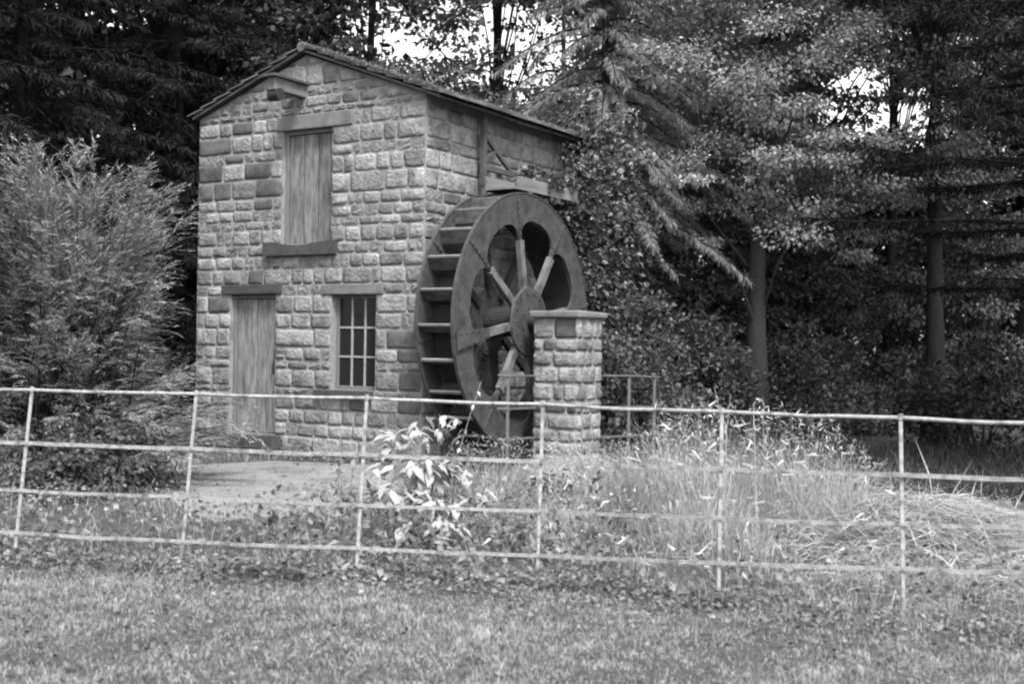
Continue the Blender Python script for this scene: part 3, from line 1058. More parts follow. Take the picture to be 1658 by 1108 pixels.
def broadleaf(name, base, h, r, trunk_r, m, label, group=None, z0=.3, nclump=260, per=70, crad=.55, leaf=.13, lean=(0, 0), bark='bark',
              flat=.35, gaps=GAPS, squash=1.0, topr=.35, belly=0.0, nlimb=26):
    t_ = thing(name, (base[0], base[1], 0), label, 'tree', group=group)
    pts, rad = tree_trunk(base, h * .9, trunk_r, trunk_r * .16, lean)
    mb = MB(); mb.tube(pts, rad, 12, .04); mb.build('trunk', M[bark], t_, smooth=True)
    cz = h * (z0 + 1) / 2; rz = h * (1 - z0) / 2
    c = []
    while len(c) < nclump:
        d = rng.normal(size=3); d /= np.linalg.norm(d)
        q = rng.random() ** .4
        p = d * q
        a = (p[2] + 1) / 2
        wdt = r * (1 - (1 - topr) * max(0, a - .35) / .65) * (1 + belly * max(0, .5 - a) * 2)
        c.append((p[0] * wdt + lean[0] * a, p[1] * wdt * squash + lean[1] * a, cz + p[2] * rz))
    c = np.array(c)
    wpos = c + np.array([base[0], base[1], 0])
    c = c[in_gap(wpos, gaps)]
    radii = rng.uniform(.6, 1.25, len(c)) * crad
    # limbs to some clumps
    lm = MB()
    for i in rng.choice(len(c), min(nlimb, len(c)), replace=False):
        e = Vector(c[i]); zz = max(h * z0 * .7, e.z * .72 - .3)
        k = min(int(zz / (h * .9) * 10), 9)
        s = pts[k].copy()
        mid = s.lerp(e, .5) + Vector((random.uniform(-.2, .2), random.uniform(-.2, .2), .25))
        rr = rad[k] * .24
        lm.tube([s, mid, e], [rr, rr * .6, .012], 5)
    lm.build('limbs', M[bark], t_)['kind'] = 'stuff'
    mass('crown', clump_leaves(c, radii, per, leaf, flat=flat, out_from=np.array([0, 0, cz])), M[m], t_)
    return t_
def conifer(name, base, h, r, trunk_r, m, label, whorls=22, nb=7, z0=.12, droop=.5, spray=42, slen=.35, swid=.05, group=None, bark='bark',
            fullness=1.0, gaps=GAPS, hang=.8, cat='tree', jit=.25):
    t_ = thing(name, (base[0], base[1], 0), label, cat, group=group)
    pts, rad = tree_trunk(base, h, trunk_r, .03)
    mb = MB(); mb.tube(pts, rad, 10, .04); mb.build('trunk', M[bark], t_, smooth=True)
    br = MB()
    P_, T_, Nn, Ls, Ws = [], [], [], [], []
    for w in range(whorls):
        a = w / (whorls - 1)
        z = h * (z0 + (1 - z0) * a)
        Lb = r * (1 - a) ** .8 * fullness + .25
        for b in range(nb):
            az = 2 * PI * (b + random.random() * 1.2) / nb + w * 2.4
            L_ = Lb * random.uniform(.5, 1.2)
            dx, dy = math.cos(az), math.sin(az)
            zz = z + random.uniform(-jit, jit)
            curve = []
            for i in range(6):
                s = i / 5
                curve.append(Vector((dx * L_ * s, dy * L_ * s, zz + L_ * (.22 * s - droop * s * s + (.12 * s ** 4)))))
            tip = np.array([[curve[3].x + base[0], curve[3].y + base[1], curve[3].z]])
            if gaps and not in_gap(tip, gaps)[0]:
                continue
            br.tube(curve, [.035, .03, .024, .018, .012, .005], 4)
            ns = int(spray * L_)
            s = rng.random(ns) ** .75
            i0 = np.minimum((s * 5).astype(int), 4); fr = s * 5 - i0
            cv = np.array([tuple(p) for p in curve])
            p = cv[i0] * (1 - fr)[:, None] + cv[i0 + 1] * fr[:, None]
            tang = unit(cv[i0 + 1] - cv[i0])
            sd = np.where(rng.random(ns) < .5, 1, -1)[:, None] * np.array([-dy, dx, 0])
            td = tang * .8 + sd * rng.uniform(.2, 1.0, (ns, 1)) + np.array([0, 0, -hang]) * rng.random((ns, 1)) + rng.normal(size=(ns, 3)) * .18
            # every spray is a twig with needles on both sides: three narrow leaflets
            for q in range(3):
                P_.append(p + unit(td) * (.28 * slen * q)); T_.append(td + rng.normal(size=(ns, 3)) * .45)
                Nn.append(rng.normal(size=(ns, 3)) * .5 + np.array([0, 0, 1.]))
                Ls.append(slen * rng.uniform(.5, 1.1, ns)); Ws.append(swid * rng.uniform(.6, 1.2, ns))
    br.build('branches', M[bark], t_)['kind'] = 'stuff'
    mass('foliage', leaf_arrays(np.concatenate(P_), np.concatenate(T_), np.concatenate(Nn), np.concatenate(Ls), np.concatenate(Ws), fold=.1, droop=.2), M[m], t_)
    return t_
def wx(px, Y):
    p = P(px, 560, Y); return (p.x, p.y)

# ================================================================== TREES
conifer('spruce_tree', wx(40, 20), 17, 4.2, .28, 'spruce', 'very dark spruce rising behind the feathery shrub at the left', nb=8, whorls=30, spray=62, z0=.03, bark='bark_dark', slen=.2, swid=.026)
conifer('spruce_tree', wx(285, 24.5), 19, 4.0, .28, 'spruce', 'dark spruce just behind the left eave of the mill', nb=8, whorls=30, spray=58, z0=.03, bark='bark_dark', slen=.22, swid=.03)
conifer('spruce_tree', wx(-140, 17), 16, 3.6, .26, 'spruce', 'dark spruce cut by the left edge beside the feathery shrub', nb=7, whorls=26, spray=52, z0=.03, bark='bark_dark', slen=.2, swid=.03)
conifer('spruce_tree', wx(420, 31), 20, 3.8, .3, 'spruce', 'dark distant spruce seen above the left roof slope', nb=8, whorls=28, spray=45, z0=.1, bark='bark_dark', slen=.3, swid=.045)
broadleaf('broadleaf_tree', wx(590, 27), 13, 3.4, .2, 'mid', 'open leafy tree showing above the ridge of the mill roof', z0=.25, nclump=240, per=70, crad=.6, leaf=.16)
broadleaf('broadleaf_tree', wx(800, 31), 15, 3.8, .25, 'mid', 'thin-crowned tree with sky showing through, above the right roof slope', z0=.2, nclump=300, per=70, crad=.7, leaf=.18)
broadleaf('broadleaf_tree', wx(985, 28), 15, 3.4, .25, 'mid', 'tall leafy tree standing behind the drooping larch', z0=.2, nclump=300, per=75, crad=.7, leaf=.17)
conifer('larch_tree', wx(975, 20.5), 10.2, 2.2, .13, 'larch', 'pale larch with long drooping boughs behind the waterwheel', nb=7, whorls=30, z0=.34, droop=.75, spray=125, slen=.16, swid=.012, hang=1.9, jit=.55)
conifer('larch_tree', wx(900, 23), 8.2, 2.3, .12, 'larch', 'smaller pale larch showing over the low end of the roof', nb=6, whorls=22, z0=.2, droop=.75, spray=105, slen=.17, swid=.013, hang=1.8, jit=.5)
broadleaf('beech_tree', wx(1228, 21), 10.5, 2.9, .2, 'beech', 'bright leafy tree with a straight pale trunk right of the pier', z0=.27, belly=.9, nclump=400, per=230, crad=.55, leaf=.078, nlimb=12, bark='bark_pale', flat=.36, topr=.6)
broadleaf('woodland_tree', wx(1440, 25), 14, 3.4, .15, 'mid', 'woodland tree with a slim dark trunk right of the bright tree', z0=.3, nclump=330, per=100, crad=.7, leaf=.12)
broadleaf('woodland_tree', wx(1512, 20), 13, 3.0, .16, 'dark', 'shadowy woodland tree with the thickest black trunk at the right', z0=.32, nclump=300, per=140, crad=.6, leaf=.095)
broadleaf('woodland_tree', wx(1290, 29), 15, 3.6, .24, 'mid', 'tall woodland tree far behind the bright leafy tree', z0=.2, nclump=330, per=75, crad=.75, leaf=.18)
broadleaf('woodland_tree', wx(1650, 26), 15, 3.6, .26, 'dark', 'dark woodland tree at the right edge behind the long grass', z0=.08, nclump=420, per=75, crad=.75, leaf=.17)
conifer('cedar_tree', wx(1790, 14.5), 11, 3.4, .22, 'spruce', 'near black conifer sending boughs in from the right edge', nb=7, whorls=18, z0=.22, droop=.25, spray=95, slen=.15, swid=.02, hang=.6)

# woodland mass far behind: one stuff object
nc = 3000
cx_ = rng.uniform(-34, 34, nc); cy_ = rng.uniform(33, 50, nc)
cz_ = rng.random(nc) ** .85 * 17
cc = np.stack([cx_, cy_, cz_], 1)
cc = cc[in_gap(cc, [(g_[0], g_[1], g_[2] * 1.15, g_[3] * 1.2, min(1, g_[4] + .1)) for g_ in GAPS])]
nc2 = 900
c2 = np.stack([rng.uniform(-16, 18, nc2), rng.uniform(27, 33, nc2), rng.random(nc2) * 5.5], 1)
c2 = c2[~((np.abs(c2[:, 0]) < 1) & (c2[:, 1] < 20))]
nc3 = 950
c3 = np.stack([rng.uniform(-17, -4.5, nc3), rng.uniform(27, 33, nc3), rng.uniform(4, 15, nc3)], 1)
cc = np.concatenate([cc, c2, c3[in_gap(c3, [(140, 40, 70, 30, .6), (755, 65, 150, 90, 1)])]])
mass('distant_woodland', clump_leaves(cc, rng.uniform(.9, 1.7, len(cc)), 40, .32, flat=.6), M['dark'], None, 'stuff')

# young understorey trees that fill the middle height between the trunks
for px_, Y, h_, lab in [(1085, 22.5, 5.2, 'young hazel tree filling the dark behind the pier railing'),
                        (1160, 24.0, 6.0, 'young hazel tree just left of the pale trunk'),
                        (1300, 24.5, 6.2, 'young hazel tree just right of the pale trunk'),
                        (1380, 26.5, 6.5, 'young hazel tree between the pale trunk and the slim dark trunk'),
                        (1475, 27.0, 6.6, 'young hazel tree between the two dark trunks'),
                        (1570, 22.5, 5.6, 'young hazel tree right of the thickest dark trunk'),
                        (1010, 24.5, 6.5, 'young hazel tree behind the ivy at the rear of the mill')]:
    broadleaf('hazel_tree', wx(px_, Y), h_, 1.5, .06, 'mid', lab, z0=.08, nclump=150, per=75, crad=.42, leaf=.10, flat=.45, topr=.7, belly=.5, nlimb=10)

# undergrowth shrubs beneath the trees
def bush(name, base, r, h, m, label, nclump=90, per=60, leaf=.09, group=None, crad=.3):
    t_ = thing(name, (base[0], base[1], 0), label, 'bush', group=group)
    d = rand_dir(nclump); d[:, 2] = np.abs(d[:, 2])
    q = rng.random(nclump) ** .35
    c = d * q[:, None] * np.array([r, r, h])
    st = MB()
    for i in rng.choice(nclump, 14, replace=False):
        e = Vector(c[i]); s = Vector((e.x * .15, e.y * .15, -.05))
        st.tube([s, s.lerp(e, .5) + Vector((0, 0, .12)), e], [.02, .013, .005], 5)
    st.build('stems', M['bark'], t_)
    mass('foliage', clump_leaves(c, rng.uniform(.7, 1.3, nclump) * crad, per, leaf, flat=.6, out_from=np.array([0, 0, h * .2])), M[m], t_)
    return t_
for px_, Y, r, h, m, lab in [
    (1040, 18.2, 1.1, 2.5, 'mid', 'glossy undergrowth bush right behind the pier railing'),
    (1125, 20, 1.2, 2.1, 'mid', 'rounded bush between the pier railing and the pale trunk'),
    (1310, 21.5, 1.2, 2.0, 'mid', 'leafy bush just right of the pale trunk'),
    (1395, 23, 1.1, 1.9, 'mid', 'light-flecked bush between the pale trunk and the slim dark trunk'),
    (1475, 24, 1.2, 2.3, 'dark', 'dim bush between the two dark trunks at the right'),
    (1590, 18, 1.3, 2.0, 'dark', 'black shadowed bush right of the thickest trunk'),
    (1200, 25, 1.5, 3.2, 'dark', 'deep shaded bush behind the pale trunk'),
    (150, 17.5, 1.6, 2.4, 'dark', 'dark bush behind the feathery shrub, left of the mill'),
]:
    bush('undergrowth_bush', wx(px_, Y), r, h, m, lab)

bush('low_bush', wx(110, 12.4), 1.15, .75, 'mid', 'low dark leafy bush at the foot of the feathery shrub', nclump=120, leaf=.07, crad=.28)

# ivy over the back corner of the mill
iv = thing('climbing_ivy', mill_to_world(3.4, -.1, 0), 'thick ivy climbing over the back end of the mill and roof edge', 'ivy', MROT)
cl, rd = [], []
for i in range(330):
    x = rng.uniform(-.1, 2.0); z = rng.uniform(.2, 4.85)
    edge = (-.25 + .9 * abs(z - 3.2) / 2.0) if z < 3.2 else (-.35 + .3 * (z - 3.2))
    if x < edge + rng.uniform(-.15, .25): continue
    cl.append((x, -rng.random() ** 1.2 * (.5 + .25 * math.sin(z * 2.3)), z)); rd.append(rng.uniform(.16, .32))
for i in range(60):       # trails over the eave and launder
    cl.append((rng.uniform(-.35, 1.8), -rng.uniform(.15, .75), rng.uniform(3.5, 4.45) )); rd.append(rng.uniform(.1, .2))
for i in range(30):       # over the far end of the trough
    cl.append((lx0 - 3.4 + rng.uniform(.85, 1.75), .1 - rng.uniform(.3, .85), rng.uniform(3.62, 3.95))); rd.append(rng.uniform(.09, .17))
for i in range(60):
    cl.append((rng.uniform(.25, 1.9), -rng.uniform(.1, .5), rng.uniform(4.1, 4.95))); rd.append(rng.uniform(.12, .25))
cl, rd = np.array(cl), np.array(rd)
mass('leaves', clump_leaves(cl, rd, 55, .095, flat=.9, tilt=.9, out_from=np.array([1, 1.2, 2.5])), M['ivy'], iv)
sv = MB()
for i in range(16):
    x = random.uniform(.1, 1.7)
    pts = [Vector((x, -.04, 0))]
    for k in range(8):
        pts.append(pts[-1] + Vector((random.uniform(-.15, .15), random.uniform(-.03, .01), .55)))
    sv.tube(pts, [.03 * (1 - .09 * k) for k in range(9)], 5)
sv.build('vine_stems', M['bark'], iv)

# feathery shrub at the left: arching stems with narrow leaves
def feathery(base, label, nst=250, m='shrub', nlf=15):
    t_ = thing('feathery_shrub', (base[0], base[1], 0), label, 'shrub')
    st = MB()
    P_, T_, L_, W_ = [], [], [], []
    for s in range(nst):
        az = rng.uniform(0, 2 * PI)
        reach = rng.uniform(.25, 1.35) * (1.0 if math.cos(az) > -.2 else 1.25)
        ht = rng.uniform(.4, 3.3) * (1 - .32 * max(0, reach - .7))
        if s < 110: ht = rng.uniform(2.3, 3.85); reach = rng.uniform(.1, 1.0)
        if s > nst - 34: az = rng.uniform(-.9, .5); reach = rng.uniform(1.1, 1.75); ht = rng.uniform(.5, 1.7)
        d = Vector((math.cos(az), math.sin(az), 0))
        b0 = Vector((rng.normal() * .3, rng.normal() * .3, -.05))
        pts = []
        for i in range(7):
            a = i / 6
            pts.append(b0 + d * reach * a ** 1.5 + Vector((0, 0, ht * (1.25 * a - .25 * a * a * (1 + .5 * reach)))))
        st.tube(pts, [.014, .012, .010, .008, .006, .004, .002], 4)
        cv = np.array([tuple(p) for p in pts])
        ntw = 30
        for k in range(ntw):
            a = (rng.uniform(.35, 1.0) ** .7 if s >= 110 else rng.uniform(.25, 1.0) ** .45) * 6
            i0 = min(int(a), 5); f = a - i0
            p = cv[i0] * (1 - f) + cv[i0 + 1] * f
            tg = unit(cv[i0 + 1] - cv[i0])
            td = unit(tg * .9 + rand_dir(1)[0] * .6 + np.array([d.x, d.y, -.05]) * .45)
            ln = rng.uniform(.16, .42)
            m_ = nlf
            q = np.linspace(.1, 1, m_)
            pp_ = p + td * (q * ln)[:, None] + np.array([0, 0, -.10]) * (q ** 2)[:, None] * ln * 2
            P_.append(pp_)
            sd_ = unit(np.cross(td, [0, 0, 1.]))
            T_.append(td * 1.25 + sd_ * np.where(np.arange(m_) % 2, 1, -1)[:, None] * .8 + rng.normal(size=(m_, 3)) * .2)
            L_.append(rng.uniform(.045, .095, m_)); W_.append(rng.uniform(.008, .014, m_))
    st.build('stems', M['bark'], t_)
    Pn = np.concatenate(P_)
    mass('foliage', leaf_arrays(Pn, np.concatenate(T_), rng.normal(size=Pn.shape) * .5 + np.array([0, 0, 1.]), np.concatenate(L_), np.concatenate(W_), droop=.25), M[m], t_)
    return t_
b_ = P(105, 560, 13.3)
feathery((b_.x, b_.y), 'large feathery shrub with narrow pale leaves beside the mill doorway corner')
b_ = P(-120, 560, 13.0)
feathery((b_.x, b_.y), 'feathery narrow-leaved shrub cut off by the left edge of the frame', 130, 'mid', 9)  # darker leaves than the first shrub: shade on the left put into their colour

# ================================================================== LAWN AND WEEDS
def inside_view(x, y, pad=.35):
    return np.abs(x) < y * .445 + pad
# mown lawn
n = 290000
y = 4.2 + 5.0 * rng.random(n) ** 1.15
x = rng.uniform(-1, 1, n) * (y * .445 + .4)
xo = rng.random(n) < .12
x = np.where(xo, np.sign(x) * (y * .445 + .4 + rng.random(n) * 2.2), x)
k = y < fence_y(x) + .25
x, y = x[k], y[k]; n = len(x)
patch = .5 + .5 * np.sin(x * 2.1 + 1.3 * np.sin(y * 2.7)) * np.sin(y * 1.7 + np.sin(x * 1.9))
ht = rng.uniform(.02, .05, n) * (.7 + .6 * patch)
cl_ = .5 + .5 * np.sin(x * 17 + 3 * np.sin(y * 9.3)) * np.sin(y * 13 + 2.5 * np.sin(x * 11.7))
ht *= .72 + .6 * cl_ ** 1.5
ht *= 1 + 1.5 * np.clip(1 - (fence_y(x) - y) / .45, 0, 1)
k = rng.random(n) < (.35 + .65 * patch) * (.62 + .38 * cl_)
fd = fence_y(x) - y
k &= rng.random(n) < np.where(fd < .62, .3 + .7 * np.clip(np.sin(x * 6.1 + 2 * np.sin(y * 5)) , 0, 1), 1)
x, y, ht = x[k], y[k], ht[k]; n = len(x)
base = np.stack([x, y, np.full(n, -.003)], 1)
lean = rng.normal(size=(n, 2)) * (ht * .75)[:, None]
mass('lawn_grass', blade_arrays(base, ht, lean, rng.uniform(.003, .0055, n)), M['lawn'], None, 'stuff')
# low broad leaves: clover and plantain in lawn and along the fence foot
n = 26000
y = 4.2 + 4.6 * rng.random(n) ** .8
x = rng.uniform(-1, 1, n) * (y * .445 + .4)
dfy = fence_y(x) - y
k = (dfy > -.2) & (rng.random(n) < np.clip(1.1 - dfy / .9, .14, 1))
x, y, dfy = x[k], y[k], dfy[k]; n = len(x)
pos = np.stack([x, y, rng.uniform(.01, .05, n) + .05 * np.clip(1 - dfy / .5, 0, 1) * rng.random(n)], 1)
s = rng.uniform(.018, .05, n)
mass('lawn_weeds', leaf_arrays(pos, rng.normal(size=(n, 3)) * np.array([1, 1, .3]), rng.normal(size=(n, 3)) * .4 + np.array([0, 0, 1]), s, s * .75), M['weed'], None, 'stuff')

# path polygon test in world xy
poly = np.array([(p.x, p.y) for p in pv])
def in_poly(x, y):
    ins = np.zeros(len(x), bool)
    j = len(poly) - 1
    for i in range(len(poly)):
        xi, yi = poly[i]; xj, yj = poly[j]
        c = ((yi > y) != (yj > y)) & (x < (xj - xi) * (y - yi) / (yj - yi + 1e-12) + xi)
        ins ^= c
        j = i
    return ins
def in_building(x, y, pad=0.0):
    rx, ry = x - CORNER.x, y - CORNER.y
    lx = rx * D2.x + ry * D2.y; ly = rx * D1.x + ry * D1.y
    m1 = (lx > -.05 - pad) & (lx < DEPTH) & (ly > -.05) & (ly < WID + .05)
    m2 = (lx > -.8) & (lx < 3.0) & (ly > -1.15) & (ly < 0)
    m3 = (lx > pa - .05) & (lx < pa + pmm + .05) & (ly > pb_ - .05) & (ly < pb_ + pl_ + .05)
    return m1 | m2 | m3
# long grass: height field over the rough ground beyond the fence
def rough_height(x, y):
    h = np.full(len(x), .22)
    # mound right of centre
    mnd = np.exp(-(((x - 1.95) / 1.35) ** 2 + ((y - 10.4) / 2.0) ** 2) ** 2)
    h = np.maximum(h, 1.15 * mnd)
    m2 = np.exp(-(((x - .6) / .7) ** 2 + ((y - 11.5) / 2.0) ** 2))
    h = np.maximum(h, .6 * m2)
    h = np.maximum(h, .62 * np.exp(-(((x - .75) / 1.0) ** 2 + ((y - 13.0) / 1.3) ** 2) ** 2))
    h = np.maximum(h, .5 * np.exp(-(((x + .55) / .6) ** 2 + ((y - 12.2) / 1.4) ** 2) ** 2))
    h = np.maximum(h, .62 * np.exp(-(((x + .15) / .75) ** 2 + ((y - 13.5) / .8) ** 2) ** 2))
    h = np.where((x < -2.2) & (y < 11), np.maximum(h, .36), h)
    h = np.where(x > 3.1, np.minimum(h, .3), h)
    return h
def hollow(x, y):
    den = np.ones(len(x))
    for hx, hy_, hr in [(1045, 870, .42), (1290, 900, .5), (1330, 925, .4), (990, 900, .35), (1190, 860, .25), (1100, 930, .3), (1400, 905, .35), (900, 900, .3), (690, 885, .3), (620, 880, .25), (520, 870, .3), (90, 850, .5), (210, 860, .4)]:
        hp = G(hx, hy_)
        den = den * (1 - .9 * np.exp(-(((x - hp.x) ** 2 + ((y - hp.y) * .8) ** 2) / hr ** 2) ** 2))
    return den
n = 165000
y = 7.0 + 9.5 * rng.random(n) ** 1.1
x = rng.uniform(-1, 1, n) * (y * .445 + .5)
xo = rng.random(n) < .1
x = np.where(xo, np.sign(x) * (y * .445 + .5 + rng.random(n) * 2.2), x)
k = (y > fence_y(x) - .1) & ~in_poly(x, y) & ~in_building(x, y)
k &= ~((x > 2.8) & (y > 11.8)) & (rng.random(n) < np.where((x < .3) & (x > -2.6), .45, 1))
dfy = y - fence_y(x)
den = np.where(x < -2.0, .16, 1.0) * np.where((dfy < .8), .3, 1.0)
den = den * hollow(x, y)
k &= rng.random(n) < den
x, y = x[k], y[k]; n = len(x)
tuft = .55 + .45 * np.sin(x * 4.3 + 2 * np.sin(y * 3.1)) * np.sin(y * 3.7 + 1.3 * np.sin(x * 3.3))
hmax = rough_height(x, y)
ht = hmax * rng.uniform(.35, 1.15, n) * (.6 + .5 * tuft) * (.3 + .7 * hollow(x, y))
k = rng.random(n) < (.35 + .75 * tuft)
x, y, ht, hmax = x[k], y[k], ht[k], hmax[k]; n = len(x)
base = np.stack([x, y, np.full(n, -.005)], 1)
lean = rng.normal(size=(n, 2)) * (ht * rng.choice([.3, .6, 1.1], n))[:, None]
mass('tall_grass', blade_arrays(base, ht, lean, rng.uniform(.0025, .005, n) * np.where(rng.random(n) < .10, 2.2, 1), 1.2), M['tall'], None, 'stuff')
# tangle of small stem leaves through the long growth
n = 105000
y = 7.6 + 7.4 * rng.random(n); x = rng.uniform(-1, 1, n) * (y * .445 + .4)
hm = rough_height(x, y)
k = (y > fence_y(x) + .3) & ~in_poly(x, y) & ~in_building(x, y) & (rng.random(n) < np.clip((hm - .15) * 1.6, 0.05, 1)) & (y < 14)
k &= (rng.random(n) < hollow(x, y)) & ((x > -2.1) | (rng.random(n) < .12))
k &= (.5 + .5 * np.sin(x * 5.1 + 2 * np.sin(y * 2.3)) * np.sin(y * 4.1 + x)) > rng.random(n) * .8
x, y, hm = x[k], y[k], hm[k]; n = len(x)
pos = np.stack([x, y, hm * rng.random(n) ** .6 * .95], 1)
s = rng.uniform(.025, .065, n)
mass('tangled_weeds', leaf_arrays(pos, rng.normal(size=(n, 3)) + np.array([0, -.2, -.2]), rng.normal(size=(n, 3)) * .6 + np.array([0, -.3, 1]), s, s * rng.uniform(.1, .26, n)), M['tall'], None, 'stuff')
# docks and coarse broad weeds in clumps
nc_ = 34
cxw = rng.uniform(-1.9, .7, nc_); cyw = rng.uniform(8.3, 11.8, nc_)
ix = np.repeat(np.arange(nc_), 36); n = len(ix)
x = cxw[ix] + rng.normal(size=n) * .16; y = cyw[ix] + rng.normal(size=n) * .16
k = (y > fence_y(x) + .15) & ~in_poly(x, y) & ~in_building(x, y)
x, y = x[k], y[k]; n = len(x)
pos = np.stack([x, y, (rough_height(x, y) * .6 + .08) * rng.random(n) ** .8], 1)
s = rng.uniform(.06, .15, n)
mass('coarse_weeds', leaf_arrays(pos, rng.normal(size=(n, 3)) + np.array([0, -.3, -.1]), rng.normal(size=(n, 3)) * .5 + np.array([0, -.3, 1]), s, s * rng.uniform(.25, .55, n), droop=.3), M['weed'], None, 'stuff')
# weeds and dirt-loving growth along the foot of the front wall
n = 900
ly = rng.uniform(-.2, 4.3, n); lx = -rng.uniform(.02, .34, n)
pos = np.array([tuple(mill_to_world(a, b, 0)) for a, b in zip(lx, ly)])
pos[:, 2] = rng.random(n) ** 1.6 * np.where(np.sin(ly * 4.1) > .2, .22, .05)
s = rng.uniform(.03, .08, n)
mass('wall_foot_weeds', leaf_arrays(pos, rng.normal(size=(n, 3)) + np.array([0, -.4, .3]), rng.normal(size=(n, 3)) * .5 + np.array([0, 0, 1]), s, s * .45), M['weed'], None, 'stuff')
# dry fallen hay at the right
n = 9000
x = rng.normal(3.35, .75, n); y = rng.normal(9.4, 1.0, n)
k = (y > fence_y(x) + .1) & (y < 11.8)
x, y = x[k], y[k]; n = len(x)
zz = np.exp(-((x - 3.3) / 1.0) ** 2 - ((y - 9.6) / 1.1) ** 2) * .42 * rng.random(n) ** .5
pos = np.stack([x, y, zz + .02], 1)
td = rng.normal(size=(n, 3)) * np.array([1, .6, .16]) + np.array([.6, -.2, .05])
ln = rng.uniform(.2, .55, n)
mass('fallen_hay', leaf_arrays(pos, td, rng.normal(size=(n, 3)) * .3 + np.array([0, 0, 1]), ln, rng.uniform(.006, .012, n), droop=.25), M['straw'], None, 'stuff')
# seed heads nodding over the tall grass
n = 230
x = rng.normal(1.5, 1.1, n); y = rng.normal(9.9, 1.3, n)
k = (y > fence_y(x) + .15) & ~in_building(x, y)
x, y = x[k], y[k]; n = len(x)
h = rough_height(x, y) * rng.uniform(.45, .95, n) + .03
pos = np.stack([x, y, h], 1)
mass('grass_seed_heads', leaf_arrays(pos, rng.normal(size=(n, 3)) * np.array([1, 1, .3]) + np.array([.3, 0, -.2]), rng.normal(size=(n, 3)), rng.uniform(.07, .14, n), rng.uniform(.014, .022, n), droop=.75), M['seed'], None, 'stuff')
# ground ivy and docks between the fence and the path
n = 20000
x = rng.uniform(-4.6, 4.2, n); y = 7.2 + 4.2 * rng.random(n)
dfy = y - fence_y(x)
dens = np.where((x > -2.0) & (x < .7), .95, .55) * np.exp(-np.clip(dfy, 0, 9) / 1.6)
k = (dfy > -.35) & ~in_poly(x, y) & (rng.random(n) < dens * (.35 + .65 * hollow(x, y)))
x, y, dfy = x[k], y[k], dfy[k]; n = len(x)
hz_ = (.06 + .30 * np.clip(dfy / .8, 0, 1) * np.where((x > -2.0) & (x < .7), 1, .5)) * rng.random(n) + .03
pos = np.stack([x, y, hz_], 1)
s = rng.uniform(.025, .07, n)
mass('ground_ivy', leaf_arrays(pos, rng.normal(size=(n, 3)) * np.array([1, 1, .3]) + np.array([0, -.4, -.15]), rng.normal(size=(n, 3)) * .5 + np.array([0, -.25, 1]), s, s * .85), M['weed'], None, 'stuff')
# grit, small pebbles and blown leaves on the path
n = 5000
x = rng.uniform(-6.5, 0, n); y = rng.uniform(10, 16.5, n)
k = in_poly(x, y)
x, y = x[k], y[k]; n = len(x)
s = rng.uniform(.012, .05, n) * np.where(rng.random(n) < .12, 1.5, .7)
mass('path_litter', leaf_arrays(np.stack([x, y, np.full(n, .008)], 1), rng.normal(size=(n, 3)) * np.array([1, 1, .15]), rng.normal(size=(n, 3)) * .3 + np.array([0, 0, 1]), s, s * .7, droop=-.1), M['weed'], None, 'stuff')
# dim grass along the woodland edge
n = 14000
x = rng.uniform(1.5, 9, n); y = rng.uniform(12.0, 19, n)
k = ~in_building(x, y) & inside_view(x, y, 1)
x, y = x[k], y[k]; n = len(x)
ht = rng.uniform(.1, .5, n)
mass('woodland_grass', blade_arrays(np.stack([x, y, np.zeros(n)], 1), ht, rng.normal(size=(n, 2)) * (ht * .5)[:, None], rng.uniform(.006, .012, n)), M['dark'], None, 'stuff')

# ================================================================== SINGLE PLANTS
def big_leaf_mesh(seed, L_=1.0, W_=.5, lobed=False):
    r = random.Random(seed)
    mb = MB()
    ns = 8
    vs = []
    for i in range(ns + 1):
        a = i / ns
        w = W_ * .5 * math.sin(PI * min(1, a ** .75)) * (1 - .25 * a) + .004
        if 0 < i < ns: w *= r.uniform(.88, 1.1)
        z = -.55 * a * a * L_
        x = L_ * (a - .12 * a * a)
        vs += [(x, -w, z - .10 * w * 3 + r.uniform(-.02, .02)), (x, 0, z), (x, w, z - .10 * w * 3 + r.uniform(-.02, .02))]
    fs = []
    for i in range(ns):
        k = i * 3
        fs += [(k, k + 3, k + 4, k + 1), (k + 1, k + 4, k + 5, k + 2)]
    mb.add(vs, fs)
    me = mb.mesh('leaf'); me.shade_smooth()
    return me
LEAVES = [big_leaf_mesh(i) for i in range(4)]
for me in LEAVES: me.materials.append(M['bigleaf'])
MLEAVES = [big_leaf_mesh(40 + i, 1, .46) for i in range(3)]
for me in MLEAVES: me.materials.append(M['tall'])
WLEAVES = [big_leaf_mesh(10 + i, 1, .42) for i in range(3)]
for me in WLEAVES: me.materials.append(M['weed'])
PLEAVES = [big_leaf_mesh(20 + i, 1, .4) for i in range(3)]
for me in PLEAVES: me.materials.append(M['seed'])
def place_leaf(parent, meshes, p, az, size, pitch=0.0, roll=0.0):
    o = bpy.data.objects.new('leaf', random.choice(meshes)); COL.objects.link(o)
    o.parent = parent; o.location = p; o.rotation_euler = (roll, pitch, az); o.scale = (size,) * 3
    return o
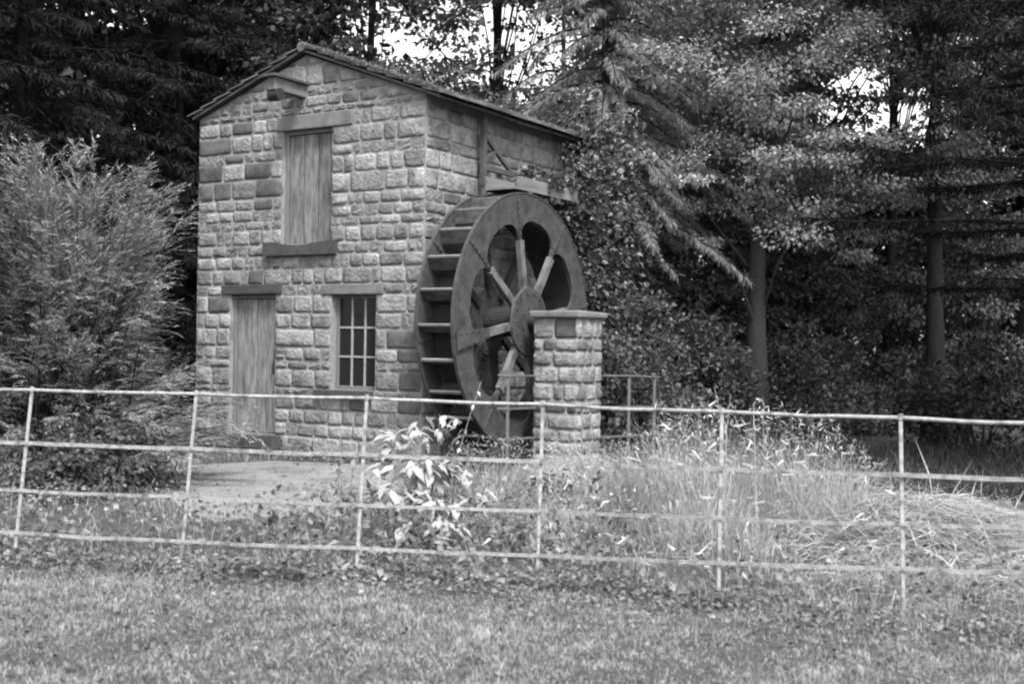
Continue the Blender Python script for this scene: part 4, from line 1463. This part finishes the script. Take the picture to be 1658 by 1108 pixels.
# broad-leaved pale plant behind the fence
bp0 = G(705, 878)
bpt = thing('broad_leaved_plant', bp0, 'bright broad-leaved plant with tiers of drooping white leaves behind the fence', 'plant')
sm = MB()
for tipx, tipy, ly, cnt, sz in [(712, 672, 9.45, 8, .14), (655, 690, 9.6, 11, .19), (700, 745, 9.2, 22, .19), (740, 755, 9.3, 14, .16), (660, 790, 9.2, 17, .17),
                                (700, 805, 9.1, 16, .16), (750, 800, 9.2, 10, .13), (690, 845, 9.0, 14, .17), (640, 745, 9.5, 10, .16), (748, 893, 8.8, 7, .13), (725, 855, 9.0, 8, .13)]:
    e = P(tipx, tipy, ly) - bp0
    s0 = Vector((random.uniform(-.12, .12), random.uniform(-.1, .2), -.05))
    sm.tube([s0, s0.lerp(e, .55) + Vector((0, .03, .08)), e], [.009, .007, .004], 6)
    for k in range(int(cnt * 2.7)):
        az = random.uniform(0, 2 * PI)
        p = s0.lerp(e, random.uniform(.86, 1.0)) + Vector((random.uniform(-.2, .2), random.uniform(-.14, .14), random.uniform(-.05, .04)))
        place_leaf(bpt, LEAVES if random.random() < .8 else MLEAVES, p, az, sz * random.uniform(.45, 1.1), random.uniform(-.25, .55), random.uniform(-.4, .4))
sm.build('stems', M['stem'], bpt)

def stalk_plant(name, label, cat, foot, tips, leaves, n_leaf, size, stem_r=.005, mat_='stem', group=None):
    t_ = thing(name, foot, label, cat, group=group)
    for pts in tips:
        mb = MB()
        loc = [Vector((0, 0, -.05))] + [p - foot for p in pts]
        mb.tube(loc, [stem_r * (1 - .6 * i / len(loc)) for i in range(len(loc))], 5)
        mb.build('stem', M[mat_], t_)
        for k in range(n_leaf):
            i = random.randint(1, len(loc) - 1); a = random.random()
            p = loc[i - 1].lerp(loc[i], a)
            if p.z < .12: continue
            place_leaf(t_, leaves, p, random.uniform(0, 2 * PI), size * random.uniform(.6, 1.2), random.uniform(-.4, .5), random.uniform(-.3, .3))
    return t_
stalk_plant('tall_weed', 'thin pale flowering weed stalk rising in front of the lower wheel rim', 'weed', G(735, 865),
            [[P(742, 735, 9.7), P(762, 670, 9.8), P(779, 618, 9.85)]], PLEAVES, 9, .07)
stalk_plant('dock_plant', 'slim leafy dock stalk standing on the gravel below the mill window', 'weed', G(557, 850),
            [[P(553, 770, 10.4), P(551, 700, 10.4)], [P(566, 800, 10.3), P(575, 735, 10.3)]], WLEAVES, 12, .10)
stalk_plant('hooked_stalk', 'pale stalk with a hooked drooping tip above the top rail', 'weed', G(1226, 905),
            [[P(1224, 790, 9.2), P(1221, 690, 9.2), P(1220, 655, 9.2), P(1225, 645, 9.2), P(1234, 648, 9.2), P(1239, 662, 9.2)]], PLEAVES, 5, .06, .006, 'bar')
stalk_plant('arching_bramble', 'pale bramble stem arching over the tall grass left of the hooked stalk', 'bramble', G(1165, 900),
            [[P(1185, 760, 9.3), P(1215, 700, 9.3), P(1228, 688, 9.2), P(1236, 684, 9.15)]], PLEAVES, 9, .07, .005, 'bar')
stalk_plant('dark_cane', 'dark bare cane leaning across the fence beside the pale broad leaves', 'weed', G(815, 890),
            [[P(838, 830, 9.2), P(862, 765, 9.3)]], WLEAVES, 4, .06)
stalk_plant('fine_stems', 'two fine dry stems above the fence in front of the dark undergrowth', 'weed', G(1175, 900),
            [[P(1170, 690, 10), P(1157, 628, 10)], [P(1176, 700, 10), P(1183, 640, 10)]], PLEAVES, 1, .03, .004, 'bar')
# dandelion clock
df = G(549, 850)
dt = thing('dandelion_clock', df, 'round white seed head on a thin stalk left of the broad leaves', 'flower')
tp = P(548, 762, df.y) - df
mb = MB(); mb.tube([(0, 0, -.05), tp * .5 + Vector((.01, 0, 0)), tp], [.004, .003, .002], 5); mb.build('stem', M['stem'], dt)
nn = 420
dr = rand_dir(nn)
mass('seed_ball', leaf_arrays(np.array(tp)[None] + dr * .006, dr, rng.normal(size=(nn, 3)), np.full(nn, .03), np.full(nn, .008)), M['seed'], dt)
